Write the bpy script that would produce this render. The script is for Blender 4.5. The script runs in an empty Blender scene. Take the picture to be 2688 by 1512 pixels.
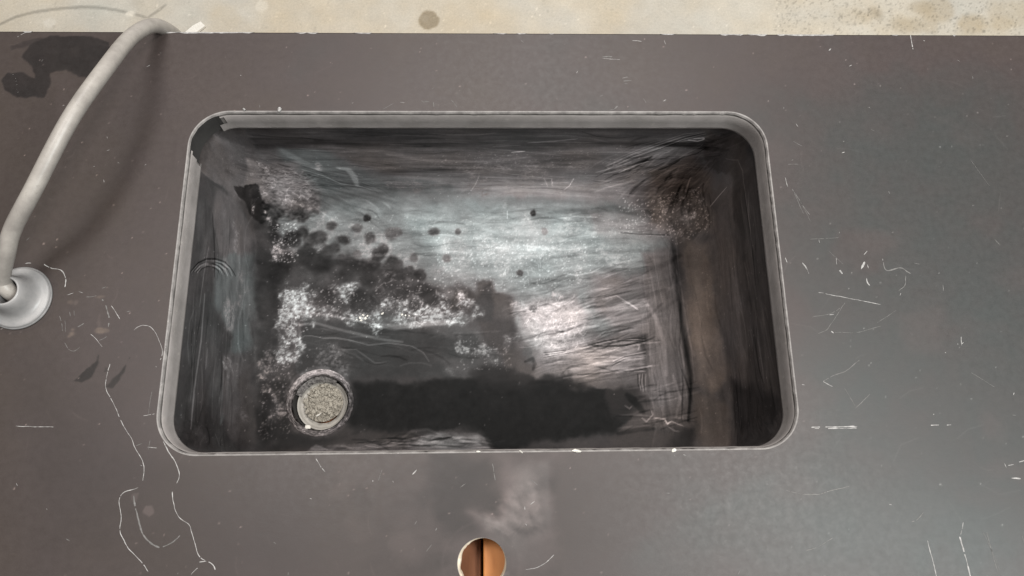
import bpy, bmesh, math, random
import numpy as np
from mathutils import Matrix, Vector
rng = np.random.default_rng(7)
random.seed(7)
S = bpy.context.scene
COL = S.collection

# ------------------------------------------------------------------ camera
CAM_POS = (0.00895, -0.24827, 0.77637)
CAM_ROT = ((0.99958065, 0.00530707, -0.02846698),
           (-0.01315859, 0.9589498, -0.28327042),
           (0.02579507, 0.28352621, 0.95861749))
cd = bpy.data.cameras.new('camera')
cam = bpy.data.objects.new('camera', cd); COL.objects.link(cam)
cam.matrix_world = Matrix.Translation(CAM_POS) @ Matrix(CAM_ROT).to_4x4()
cd.sensor_width = 36; cd.lens = 2050 / 2688 * 36
cd.clip_start = .01; cd.clip_end = 60
S.camera = cam

# ------------------------------------------------------------------ light
w = bpy.data.worlds.new('World'); S.world = w; w.use_nodes = True
w.node_tree.nodes['Background'].inputs[0].default_value = (1.0, .975, .95, 1)
w.node_tree.nodes['Background'].inputs[1].default_value = .19
def lamp(name, loc, target, sx, sy, power, col=(1, .97, .93)):
    d = bpy.data.lights.new(name, 'AREA'); d.shape = 'RECTANGLE'; d.size = sx; d.size_y = sy
    d.energy = power; d.color = col
    o = bpy.data.objects.new(name, d); COL.objects.link(o); o.location = loc
    o.rotation_euler = (Vector(target) - Vector(loc)).to_track_quat('-Z', 'Y').to_euler()
    return o
lamp('ceiling_lamp', (-.70, .35, 3.0), (-.3, .1, 0), .75, .75, 44)
lamp('ceiling_lamp', (1.15, -.1, 3.0), (-.1, 0, 0), .5, .5, 52)
lamp('ceiling_lamp', (2.2, -1.3, 3.0), (.4, -.2, 0), 1.4, 1.0, 115, (.94, 1, .985))
lamp('ceiling_lamp', (.3, 2.1, 3.3), (0, .5, 0), 1.6, .8, 66)
S.view_settings.view_transform = 'Standard'; S.view_settings.look = 'None'
S.view_settings.exposure = 0.0; S.view_settings.gamma = 1
S.view_settings.use_curve_mapping = False

# ------------------------------------------------------------------ traced marks (millimetres on each surface)
BASIN_MARKS=[["P",[[-430,313],[427,316],[470,179],[310,166],[-118,170],[-322,181],[-491,137]],92,0.0,12,8,1],["P",[[-112,239],[70,257],[256,239],[269,169],[-118,175]],122,0.0,18,9,0.8],["P",[[-61,214],[185,221],[214,169],[-91,172]],162,0.0,16,9,0.85],["P",[[-262,368],[227,370],[389,334],[211,334],[43,310],[-103,316],[-194,340]],62,0.0,12,9,0.9],["P",[[-115,299],[142,307],[164,251],[46,239],[-136,257]],92,0.25,14,5,0.8],["P",[[-56,295],[19,325],[115,334],[164,353],[140,325],[19,289]],72,0.2,8,5,0.5],["P",[[-467,269],[-292,352],[-310,262],[-421,191],[-491,137]],72,0.1,22,12,0.7],["P",[[-506,125],[-419,167],[-332,149],[-308,98],[-299,-43],[-290,-160],[-446,-296],[-500,-82]],62,-0.3,8,4,1],["P",[[-437,146],[-380,173],[-313,125],[-305,65],[-352,41],[-419,71],[-440,104]],88,0,10,5,0.9],["P",[[-373,77],[-308,98],[-299,32],[-299,-43],[-319,-71],[-319,-127],[-356,-131],[-341,-23],[-410,4],[-416,52]],94,-0.9,9,6,0.9],["P",[[-485,-17],[-434,7],[-382,-106],[-415,-194],[-460,-235]],56,-0.3,8,5,0.6],["P",[[-368,-55],[-299,-32],[-287,-155],[-310,-164],[-352,-121]],74,0.2,12,6,0.8],["P",[[-506,-83],[-418,-65],[-370,-200],[-446,-296]],50,-0.1,12,6,0.7],["P",[[-248,314],[-187,305],[-118,187],[-113,155],[-250,157],[-251,241]],98,-0.7,10,6,0.85],["P",[[-203,299],[-122,239],[-35,205],[-8,181],[-107,169],[-188,217]],98,-0.6,12,6,0.7],["P",[[-118,182],[47,185],[224,169],[268,128],[260,98],[236,65],[221,-2],[151,-13],[91,-44],[44,-1],[23,32],[-8,43],[-62,58],[-116,89],[-197,95],[-259,124],[-272,157],[-200,170]],145,-0.7,16,12,1],["P",[[-101,172],[19,176],[130,155],[212,140],[232,98],[154,71],[46,59],[-35,71],[-89,95],[-182,101],[-215,130],[-118,146]],172,-0.9,26,9,0.9],["P",[[-64,146],[47,149],[101,122],[46,88],[-62,100]],190,-0.8,30,8,0.7],["P",[[146,163],[269,146],[266,116],[157,128]],150,0,16,6,0.7],["P",[[154,71],[230,70],[230,-8],[182,-19],[142,31]],122,0.25,14,6,0.85],["P",[[40,26],[125,40],[145,-19],[203,-19],[215,-46],[179,-77],[95,-67],[49,-28]],146,0.1,18,14,0.9],["P",[[50,23],[121,34],[152,14],[119,-13],[91,-44],[71,-23]],196,0.1,20,14,0.75],["P",[[86,-37],[139,-34],[203,-25],[212,-46],[139,-58]],158,0.2,12,9,0.8],["P",[[221,100],[260,110],[271,-79],[265,-130],[197,-130],[200,-88],[217,-62]],112,0.2,9,4,1],["P",[[268,122],[302,155],[413,251],[466,82],[479,-127],[425,-274],[265,-169],[274,-46]],84,0.3,12,7,1],["P",[[277,128],[308,107],[317,14],[323,-82],[298,-92],[275,-83],[272,8]],114,1.0,14,8,0.9],["P",[[283,76],[299,68],[302,-20],[290,-62],[278,-46]],132,1.1,14,7,0.7],["P",[[422,319],[494,142],[494,-212],[425,-274],[374,-175],[397,-65],[398,86]],56,0.3,14,7,1],["P",[[335,-79],[479,-127],[421,-287],[338,-203]],40,0.0,10,5,0.8],["P",[[223,250],[265,293],[340,235],[331,134],[272,116],[236,146]],98,0.9,20,15,0.8],["P",[[257,362],[442,299],[457,181],[325,259]],62,0.5,10,6,0.8],["P",[[236,169],[292,173],[290,139],[245,134]],128,0.3,9,7,0.7],["P",[[-338,278],[-238,274],[-223,205],[-229,164],[-287,169],[-347,205]],112,0.3,12,8,0.9],["P",[[-284,241],[-250,235],[-253,164],[-283,167]],150,0.2,10,8,0.7],["P",[[-311,143],[-283,161],[-256,124],[-197,95],[-172,101],[-106,71],[-65,49],[-59,13],[-167,8],[-251,40],[-265,17],[-262,-68],[-260,-160],[-287,-160],[-307,53]],66,-0.15,16,16,1],["P",[[-287,148],[-217,148],[-172,112],[-193,101],[-269,113]],108,-0.3,10,12,0.7],["P",[[-269,124],[-215,130],[-188,112],[-170,77],[-116,71],[-83,44],[-169,34],[-244,56]],70,-0.2,16,16,0.5],["P",[[-389,194],[-323,215],[-298,169],[-301,140],[-319,151],[-359,173]],36,0.1,5,8,1],["P",[[-305,133],[-281,136],[-257,101],[-277,67],[-298,71]],58,0,6,7,1],["P",[[-287,148],[-260,148],[-254,95],[-278,95]],125,0.1,9,12,0.6],["P",[[-241,17],[-73,11],[-8,16],[-1,-17],[-71,-5],[-239,-5]],96,-0.5,6,8,0.6],["P",[[-238,11],[-71,-5],[-14,-7],[-1,-28],[38,-44],[67,-74],[-8,-68],[-164,-74],[-239,-68],[-245,-31]],55,-0.35,7,7,1],["P",[[-83,2],[-14,16],[-4,-17],[-50,-17]],90,-0.2,10,6,0.8],["P",[[-61,-44],[38,-38],[70,-76],[-35,-76]],76,-0.1,12,6,0.8],["P",[[-166,38],[-124,41],[-115,16],[-152,14]],78,-0.1,5,6,0.7],["P",[[-2,56],[11,59],[16,43],[37,40],[44,16],[40,-7],[62,-61],[71,-79],[34,-73],[13,-28],[-5,-23],[-14,10]],68,0.2,7,13,1],["P",[[-2,56],[11,59],[16,32],[10,10],[-11,10],[-14,22]],62,-0.1,4,8,1],["P",[[16,40],[40,38],[40,10],[19,10]],94,0.2,12,16,0.5],["P",[[59,-28],[97,-44],[122,-77],[70,-79]],128,0.2,10,6,0.8],["P",[[44,-23],[58,-29],[70,-61],[67,-76],[44,-65]],96,0.2,6,4,0.8],["P",[[-172,-76],[59,-74],[95,-74],[116,-86],[163,-83],[199,-98],[190,-124],[176,-145],[43,-161],[14,-157],[-11,-140],[-161,-140],[-176,-125]],16,-0.2,8,9,1],["P",[[-295,-68],[-245,-74],[-250,-140],[-181,-146],[-161,-140],[-211,-158],[-260,-163],[-287,-160]],32,0,9,9,0.9],["P",[[-310,121],[-284,101],[-271,34],[-269,-41],[-260,-160],[-284,-160]],46,-0.1,7,8,0.8],["P",[[163,-85],[200,-80],[220,-104],[197,-130],[167,-119]],52,0.3,9,11,0.8],["P",[[85,-65],[116,-68],[131,-82],[95,-89],[59,-76]],24,0.1,6,10,0.9],["P",[[7,-133],[109,-133],[92,-170],[41,-169],[17,-163]],18,0.1,7,8,1],["P",[[23,-23],[59,-34],[74,-76],[32,-76]],72,0.3,8,10,0.7],["P",[[-19,-65],[23,-58],[70,-71],[59,-85],[-8,-80]],34,0,9,10,0.8],["P",[[116,-67],[212,-62],[221,-83],[158,-85],[116,-79]],104,0.2,5,5,0.9],["P",[[199,-113],[271,-109],[269,-137],[176,-142]],88,0.3,6,6,0.85],["P",[[37,-166],[68,-154],[196,-143],[269,-140],[265,-169]],70,0.3,6,5,0.85],["P",[[-224,-164],[-211,-155],[-95,-151],[-59,-142],[-4,-145],[11,-166]],104,-0.1,4,5,0.85],["P",[[-95,-157],[-80,-149],[-59,-143],[-8,-146],[-4,-158]],130,-0.2,5,6,0.8],["P",[[275,-94],[298,-92],[325,-128],[316,-178],[274,-166]],98,0.8,9,8,0.8],["P",[[248,-140],[271,-140],[271,-169],[239,-169]],44,0,8,6,0.8],["C",[[-272,53],[-169,58],[-115,41],[-62,46],[-4,40],[-1,10],[-46,-8],[-125,-2],[-224,4],[-272,11]],200,-0.6,6,-0.02,18],["C",[[-268,53],[-175,55],[-169,34],[-199,17],[-262,11]],205,-0.6,6,0.0,20],["C",[[-127,44],[-67,46],[-8,38],[-14,5],[-115,2]],200,-0.6,6,0.0,16],["C",[[-274,31],[-245,34],[-241,-16],[-244,-58],[-260,-82],[-271,-44]],190,-0.5,5,-0.08,14],["C",[[-299,157],[-250,154],[-248,83],[-287,79]],210,0.1,8,0.0,14],["C",[[-68,124],[157,128],[143,53],[19,43],[-62,55]],208,-0.6,18,0.07,26],["C",[[-250,158],[236,163],[220,70],[-170,95]],205,-0.6,18,0.1,30],["C",[[29,32],[88,49],[164,37],[140,-13],[95,-61],[59,-28]],190,0.0,16,0.08,20],["C",[[-325,281],[-221,262],[-227,148],[-311,167]],175,0.2,14,0.02,16],["C",[[235,181],[308,196],[322,137],[262,116]],185,0.3,14,0.05,14],["C",[[-46,-22],[44,-17],[44,-68],[-40,-65]],160,-0.3,12,0.05,16],["C",[[-295,-32],[-254,-26],[-247,-145],[-286,-145]],130,0.1,8,0.06,14],["C",[[-298,-32],[-274,-37],[-277,-73],[-295,-73]],150,0.3,6,0.0,10],["C",[[-170,92],[-62,67],[-14,43],[-62,32],[-116,44]],190,-0.3,10,0.04,14],["C",[[-299,-32],[-166,-16],[-35,-34],[-35,-70],[-164,-70],[-236,-53]],105,-0.3,12,0.08,30],["C",[[-416,134],[-313,119],[-292,-145],[-356,-101]],120,-0.2,14,0.08,30],["C",[[-160,263],[196,284],[241,181],[-118,181]],130,0.2,14,0.06,30],["P",[[-283,151],[-196,155],[-113,142],[-68,100],[-56,61],[-95,71],[-139,101],[-182,101],[-247,112],[-280,124]],134,-0.6,14,14,0.85],["C",[[-271,151],[-173,152],[-68,100],[-62,67],[-172,101],[-269,113]],170,-0.3,12,0.02,16],["B",[-160,154],5.5,5.5,38,0.92,1.87,-0.1],["B",[70,160],4.2,4.2,30,0.92,1.5,-0.1],["B",[50,73],4.5,4.5,72,0.92,1.53,-0.1],["B",[-67,133],8,6.0,84,0.92,2.72,-0.1],["B",[-35,133],4,4,98,0.92,1.5,-0.1],["B",[-208,142],7,7,66,0.92,2.3800000000000003,-0.1],["B",[-155,124],8,8,72,0.92,2.72,-0.1],["B",[-193,122],9,6.75,54,0.92,3.06,-0.1],["B",[-238,122],9,9,66,0.92,3.06,-0.1],["B",[-256,118],8,8,58,0.92,2.72,-0.1],["B",[-272,116],8,8,56,0.92,2.72,-0.1],["B",[-181,88],11,11,52,0.92,3.74,-0.1],["B",[-142,101],10,10,50,0.92,3.4000000000000004,-0.1],["B",[-125,88],10,10,52,0.92,3.4000000000000004,-0.1],["B",[-149,86],10,10,54,0.92,3.4000000000000004,-0.1],["B",[-136,109],7,7,54,0.92,2.3800000000000003,-0.1],["B",[-214,89],14,14,52,0.92,4.760000000000001,-0.1],["B",[-110,71],9,9,52,0.92,3.06,-0.1],["B",[-95,71],8,8,62,0.92,2.72,-0.1],["B",[-250,157],9,9,54,0.92,3.06,-0.1],["B",[-263,157],7,7,58,0.92,2.3800000000000003,-0.1],["B",[-287,158],7,7,48,0.92,2.3800000000000003,-0.1],["B",[-286,124],9,9,43,0.92,3.06,-0.1],["B",[-287,142],8,8,40,0.92,2.72,-0.1],["B",[-49,94],6,6,116,0.92,2.04,-0.1],["B",[-127,130],9,9,98,0.92,3.06,-0.1],["B",[-118,133],7,7,104,0.92,2.3800000000000003,-0.1],["B",[-76,41],12,12,48,0.92,4.08,-0.1],["B",[-67,32],9,9,50,0.92,3.06,-0.1],["B",[-94,28],8,8,52,0.92,2.72,-0.1],["B",[-206,43],13,13,50,0.92,4.42,-0.1],["B",[-166,41],12,12,52,0.92,4.08,-0.1],["B",[-152,28],12,12,54,0.92,4.08,-0.1],["B",[-47,32],5,5,64,0.92,1.7000000000000002,-0.1],["B",[5,46],8,8,62,0.92,2.72,-0.1],["B",[67,22],5,5,93,0.92,1.7000000000000002,-0.1],["B",[2,26],10,10,68,0.92,3.4000000000000004,-0.1],["B",[-193,92],8,8,54,0.92,2.72,-0.1],["B",[-262,124],12,12,48,0.92,4.08,-0.1],["B",[-248,133],9,9,54,0.92,3.06,-0.1],["B",[-226,124],11,11,52,0.92,3.74,-0.1],["B",[-241,101],13,13,46,0.92,4.42,-0.1],["B",[-203,109],8,8,68,0.92,2.72,-0.1],["B",[-268,92],13,13,44,0.92,4.42,-0.1],["B",[-277,73],14,14,42,0.92,4.760000000000001,-0.1],["B",[-85,71],8,8,54,0.92,2.72,-0.1],["B",[-160,77],13,13,48,0.92,4.42,-0.1],["B",[-95,95],6,6,98,0.92,2.04,-0.1],["B",[-173,139],7,7,88,0.92,2.3800000000000003,-0.1],["B",[-83,49],10,10,48,0.92,3.4000000000000004,-0.1],["B",[-70,38],8,8,52,0.92,2.72,-0.1],["B",[-110,44],10,10,54,0.92,3.4000000000000004,-0.1],["B",[-124,58],12,12,50,0.92,4.08,-0.1],["B",[-154,64],12,12,48,0.92,4.08,-0.1],["B",[-181,73],12,12,48,0.92,4.08,-0.1],["B",[-214,104],10,10,62,0.92,3.4000000000000004,-0.1],["B",[-224,86],14,14,48,0.92,4.760000000000001,-0.1],["B",[-247,95],12,12,50,0.92,4.08,-0.1],["B",[-142,41],11,11,54,0.92,3.74,-0.1],["B",[-169,28],9,9,52,0.92,3.06,-0.1],["B",[-194,31],9,9,60,0.92,3.06,-0.1],["B",[-100,77],6,6,58,0.92,2.04,-0.1],["B",[-116,86],7,7,68,0.92,2.3800000000000003,-0.1],["B",[-172,101],6,6,98,0.92,2.04,-0.1],["B",[-46,44],7,7,108,0.92,2.3800000000000003,-0.1],["B",[58,-37],7,7,84,0.92,2.3800000000000003,-0.1],["B",[62,-47],6,6,92,0.92,2.04,-0.1],["B",[85,133],5,5,128,0.92,1.7000000000000002,-0.1],["W",[[-263,362],[385,344],[269,181],[-172,188]],-4,230,90,0.9,9,3],["W",[[-313,281],[-193,304],[-107,181],[-118,146],[-283,148]],-34,130,50,0.8,13,6],["W",[[-173,170],[242,169],[236,65],[-172,101]],0,200,70,0.9,8,4],["W",[[46,71],[238,98],[211,-77],[95,-77],[44,-17]],12,260,55,0.8,13,5],["W",[[224,88],[266,98],[271,-79],[259,-130],[208,-124]],-88,150,90,1.0,9,2],["W",[[278,110],[479,131],[478,-248],[272,-161]],-87,180,90,1.2,7,4],["W",[[-484,106],[-313,119],[-290,-155],[-451,-289]],-84,170,70,1.2,8,9],["W",[[-241,7],[-8,-7],[44,-44],[-215,-64]],-5,70,60,1,9,8],["W",[[-209,-160],[11,-160],[2,-145],[-85,-146]],1,110,50,1.1,24,4],["W",[[97,-34],[217,-19],[214,-62],[122,-71]],6,60,70,1,26,5],["W",[[200,-83],[274,-79],[263,-137],[187,-139]],8,60,50,1,12,8],["W",[[148,295],[199,295],[215,203],[161,203]],42,26,55,1.4,17,6],["W",[[193,272],[244,272],[262,187],[206,187]],63,26,55,1.4,17,6],["W",[[230,239],[296,239],[298,167],[242,169]],81,26,55,1.4,17,6],["W",[[260,194],[337,196],[322,137],[263,146]],91,26,55,1.4,17,6],["W",[[212,325],[262,325],[296,239],[230,239]],57,26,55,1.4,17,6],["W",[[182,334],[230,334],[248,251],[196,251]],35,26,55,1.4,17,6],["T",[[-262,368],[385,344],[269,175],[-172,181],[-419,215]],16,70,5,-1,10],["T",[[-262,368],[385,344],[269,175],[-172,181],[-419,215]],14,60,25,-8,10],["T",[[278,110],[479,131],[478,-248],[272,-161]],12,60,9,-87,10],["T",[[-484,106],[-313,119],[-290,-155],[-451,-289]],9,45,12,84,8],["T",[[-484,106],[-313,119],[-290,-155],[-451,-289]],12,30,20,80,8],["T",[[224,100],[266,98],[274,-79],[259,-130],[208,-124]],12,80,6,-86,14],["T",[[-196,164],[242,163],[236,65],[98,32],[-172,101]],15,60,4,0,12],["T",[[62,65],[232,94],[211,-77],[95,-77]],26,50,3,14,10],["T",[[-250,305],[-118,187],[-118,146],[-283,148]],20,50,4,-20,10],["T",[[-308,145],[-68,67],[43,-71],[-215,-68],[-284,-160]],11,35,22,0,8],["T",[[-220,-164],[11,-166],[-4,-142],[-85,-145]],45,50,2.2,0,4],["T",[[-281,181],[-118,181],[236,163],[232,76],[44,32],[-62,55],[-280,113]],13,9,2.2,0,14],["T",[[-281,181],[-118,181],[236,163],[232,76],[44,32],[-62,55],[-280,113]],24,26,12,0,14],["T",[[34,32],[88,49],[164,37],[140,-13],[95,-61],[59,-28]],34,5,2.6,10,22],["T",[[-313,281],[-215,241],[-227,148],[-304,145]],50,5,3,0,8],["T",[[209,262],[346,275],[311,118],[235,122]],30,26,3.5,48,20],["T",[[-314,142],[-250,148],[-67,44],[-73,11],[-274,40],[-260,-160],[-290,-160]],16,14,10,0,8],["K",[[-293,146],[-257,148],[-251,89],[-283,89]],170,0.5,1.3,90],["K",[[-254,50],[-62,67],[-14,32],[-115,5],[-230,11],[-257,-68],[-266,-41]],260,0.6,2.2,70],["K",[[-64,124],[157,122],[143,53],[19,43],[-62,55]],500,0.5,1.4,50],["K",[[-229,158],[236,158],[209,76],[-172,101]],450,0.5,1.2,38],["K",[[235,181],[310,206],[322,137],[266,110]],330,0.5,1.3,75],["K",[[191,181],[269,181],[262,122],[190,134]],160,0.5,1.6,80],["K",[[-65,299],[142,305],[148,262],[-68,257]],260,0.5,1.1,28],["K",[[-467,269],[389,334],[269,181],[-322,181]],260,0.5,1.1,45],["K",[[-301,122],[-62,67],[-262,-145],[-281,-145]],200,0.5,1.2,55],["K",[[-35,-11],[38,-23],[38,-65],[-35,-59]],120,0.5,1.4,45],["K",[[-506,49],[-311,97],[-290,-155],[-458,-281]],150,0.5,1.1,40],["K",[[296,145],[505,65],[472,-172],[278,-151]],150,0.5,1.1,40],["K",[[-295,-43],[-253,-43],[-247,-149],[-286,-149]],160,0.5,1.6,50],["K",[[-169,-74],[190,-83],[176,-145],[-166,-140]],14,0.5,1.0,60],["X",[[44,32],[121,40],[140,-13],[118,-40],[70,-28]],300,14,0.6,34],["X",[[-64,124],[74,122],[100,53],[-8,49]],170,9,0.6,30],["X",[[-143,67],[-19,43],[-19,10],[-136,11]],90,9,0.7,45],["X",[[-262,262],[-226,241],[-239,158],[-283,170]],90,14,0.8,40],["W",[[-200,170],[242,169],[236,76],[-118,100]],0,90,190,2.6,7,3],["W",[[-266,353],[389,334],[268,187],[-280,196]],-1,70,180,3.2,9,4],["W",[[73,65],[232,94],[211,-77],[95,-77]],12,60,120,2.4,11,5],["S",[[-440,5],[-437,-50],[-442,-106],[-439,-176]],32,2.6,2],["S",[[218,34],[233,7],[241,-28],[241,-70]],26,3,3],["S",[[262,122],[263,76],[266,19],[271,-31],[272,-79],[266,-130]],-26,2.6,3.5],["S",[[268,122],[268,76],[272,19],[277,-31],[278,-79]],18,1.2,1],["S",[[379,268],[424,242],[442,196],[445,124],[449,77],[443,47]],26,1.2,1],["S",[[443,133],[445,91],[449,40],[446,11]],-22,2,1.5],["S",[[160,263],[190,298],[221,323],[244,341],[266,350]],38,1.1,0.8],["S",[[160,259],[191,292],[221,319],[245,337],[266,349]],-36,1.1,0.8],["S",[[161,253],[191,289],[223,314],[245,334],[268,346]],40,1.1,0.8],["S",[[161,248],[193,284],[223,311],[245,332],[268,344]],-30,1.1,0.8],["S",[[158,271],[190,304],[220,329],[242,346],[266,352]],26,1.1,0.8],["S",[[251,332],[263,329],[271,334],[268,337],[257,335]],85,1.6,0.8],["S",[[56,326],[85,329],[116,335]],50,1,0.8],["S",[[56,325],[95,328],[137,325]],30,1,0.8],["S",[[37,301],[53,304]],80,2,1],["S",[[14,316],[47,319]],25,1,1],["S",[[92,230],[95,206]],55,0.8,0.6],["S",[[94,215],[118,217]],60,0.8,0.6],["S",[[122,230],[118,206],[112,196]],65,0.9,0.6],["S",[[82,230],[89,203]],40,0.8,0.6],["S",[[-4,238],[-10,209],[-16,193]],40,0.8,0.6],["S",[[386,188],[356,178],[323,164]],70,1.2,0.8],["S",[[241,268],[257,290],[298,313]],-40,2,1.5],["S",[[191,131],[223,128],[260,127]],-60,1.4,1],["S",[[196,133],[227,127],[257,125]],35,0.8,0.8],["S",[[104,152],[128,155],[160,154]],40,0.8,0.8],["S",[[34,163],[34,152]],50,0.8,0.6],["S",[[161,35],[181,40],[194,31],[209,20]],50,1,0.8],["S",[[163,38],[191,44],[202,47]],-40,1,0.8],["S",[[70,155],[118,161],[184,166],[217,157]],-26,5,5],["S",[[-232,256],[-209,238],[-190,214],[-163,205]],45,1.2,1],["S",[[-185,260],[-173,256],[-169,238],[-169,209]],42,5,4],["S",[[-245,307],[-238,293],[-226,274],[-211,256]],26,6,6],["S",[[-403,41],[-407,44],[-418,44],[-430,43],[-443,38],[-454,32],[-463,25]],-30,1.8,1],["S",[[-394,44],[-400,47],[-413,47],[-428,44],[-443,40],[-457,32],[-466,23]],46,1.8,1],["S",[[-386,46],[-394,49],[-407,50],[-425,47],[-443,41],[-458,32],[-469,23]],-38,1.8,1],["S",[[-377,47],[-386,52],[-404,52],[-424,49],[-445,41],[-461,32],[-473,22]],40,1.8,1],["S",[[-368,50],[-379,55],[-400,55],[-422,50],[-445,43],[-463,34],[-478,20]],-36,1.8,1],["S",[[-361,52],[-371,58],[-394,58],[-419,53],[-445,44],[-464,34],[-481,19]],34,1.8,1],["S",[[-350,55],[-365,59],[-388,61],[-418,55],[-445,46],[-467,34],[-485,17]],-40,1.8,1],["S",[[-241,-16],[-236,-13],[-226,-13],[-212,-16],[-194,-16],[-173,-20],[-151,-26],[-125,-23],[-94,-28],[-79,-37],[-71,-49]],38,1,0.8],["S",[[-193,-31],[-167,-32],[-142,-50],[-127,-49]],28,1,0.8],["S",[[-244,2],[-221,4],[-194,-4],[-169,-10],[-142,-17],[-107,-22]],34,2,2],["S",[[-244,20],[-214,16],[-178,10],[-154,4]],40,1.5,1.5],["S",[[-143,1],[-116,-2],[-82,2],[-38,5]],50,4,4],["S",[[-241,-22],[-244,2],[-235,4]],26,2,2],["S",[[80,-38],[124,-34],[160,-23],[185,-20],[217,-20]],-60,1.1,0.8],["S",[[80,-40],[124,-34],[160,-25],[185,-20],[215,-22]],50,1.1,0.8],["S",[[80,-41],[124,-35],[160,-26],[185,-22],[215,-23]],-55,1.1,0.8],["S",[[80,-43],[124,-35],[160,-26],[185,-23],[215,-25]],45,1.1,0.8],["S",[[80,-44],[124,-37],[160,-28],[185,-23],[215,-25]],-45,1.1,0.8],["S",[[80,-46],[124,-37],[160,-29],[185,-25],[215,-26]],30,1.1,0.8],["S",[[172,-50],[188,-43],[215,-38]],45,1.1,0.8],["S",[[172,-52],[188,-44],[215,-40]],-50,1.1,0.8],["S",[[172,-53],[188,-46],[215,-43]],40,1.1,0.8],["S",[[170,-56],[188,-47],[215,-44]],-45,1.1,0.8],["S",[[170,-58],[188,-49],[214,-47]],35,1.1,0.8],["S",[[203,-68],[203,-80],[205,-89]],-55,1.2,0.8],["S",[[206,-68],[205,-80],[206,-89]],40,1.2,0.8],["S",[[208,-68],[206,-80],[208,-89]],-55,1.2,0.8],["S",[[209,-68],[208,-80],[209,-91]],40,1.2,0.8],["S",[[211,-68],[211,-80],[211,-91]],-50,1.2,0.8],["S",[[214,-68],[212,-80],[212,-91]],35,1.2,0.8],["S",[[190,-65],[200,-64],[214,-64]],48,1.5,1],["S",[[205,-29],[208,-29],[206,-35]],60,1.5,1],["S",[[269,53],[265,-5],[271,-44],[274,-70],[269,-109],[265,-128]],-22,2.2,2.5],["S",[[262,-62],[262,-82],[257,-127]],-40,1.4,1],["S",[[250,-70],[257,-100],[250,-124]],22,2,2],["S",[[221,-125],[235,-127],[238,-133],[244,-130],[253,-134],[259,-136]],70,1.3,0.8],["S",[[205,-125],[211,-130],[220,-121],[218,-115]],55,1.2,0.8],["S",[[184,-109],[190,-113],[193,-110]],60,1.2,0.8],["S",[[235,-128],[238,-133],[242,-130]],60,1.2,0.8],["S",[[238,-136],[247,-142],[253,-143]],45,1.2,0.8],["S",[[188,-95],[196,-103],[208,-118]],-35,6,4],["S",[[173,-145],[202,-140],[220,-139]],-25,3,3],["S",[[139,7],[172,11],[209,19]],-30,2,2],["S",[[134,-4],[172,-1],[211,7]],30,2,2],["S",[[188,32],[199,28],[209,20]],45,1.4,1],["S",[[55,-50],[65,-46],[68,-53],[65,-61]],-30,3,2]]
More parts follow.
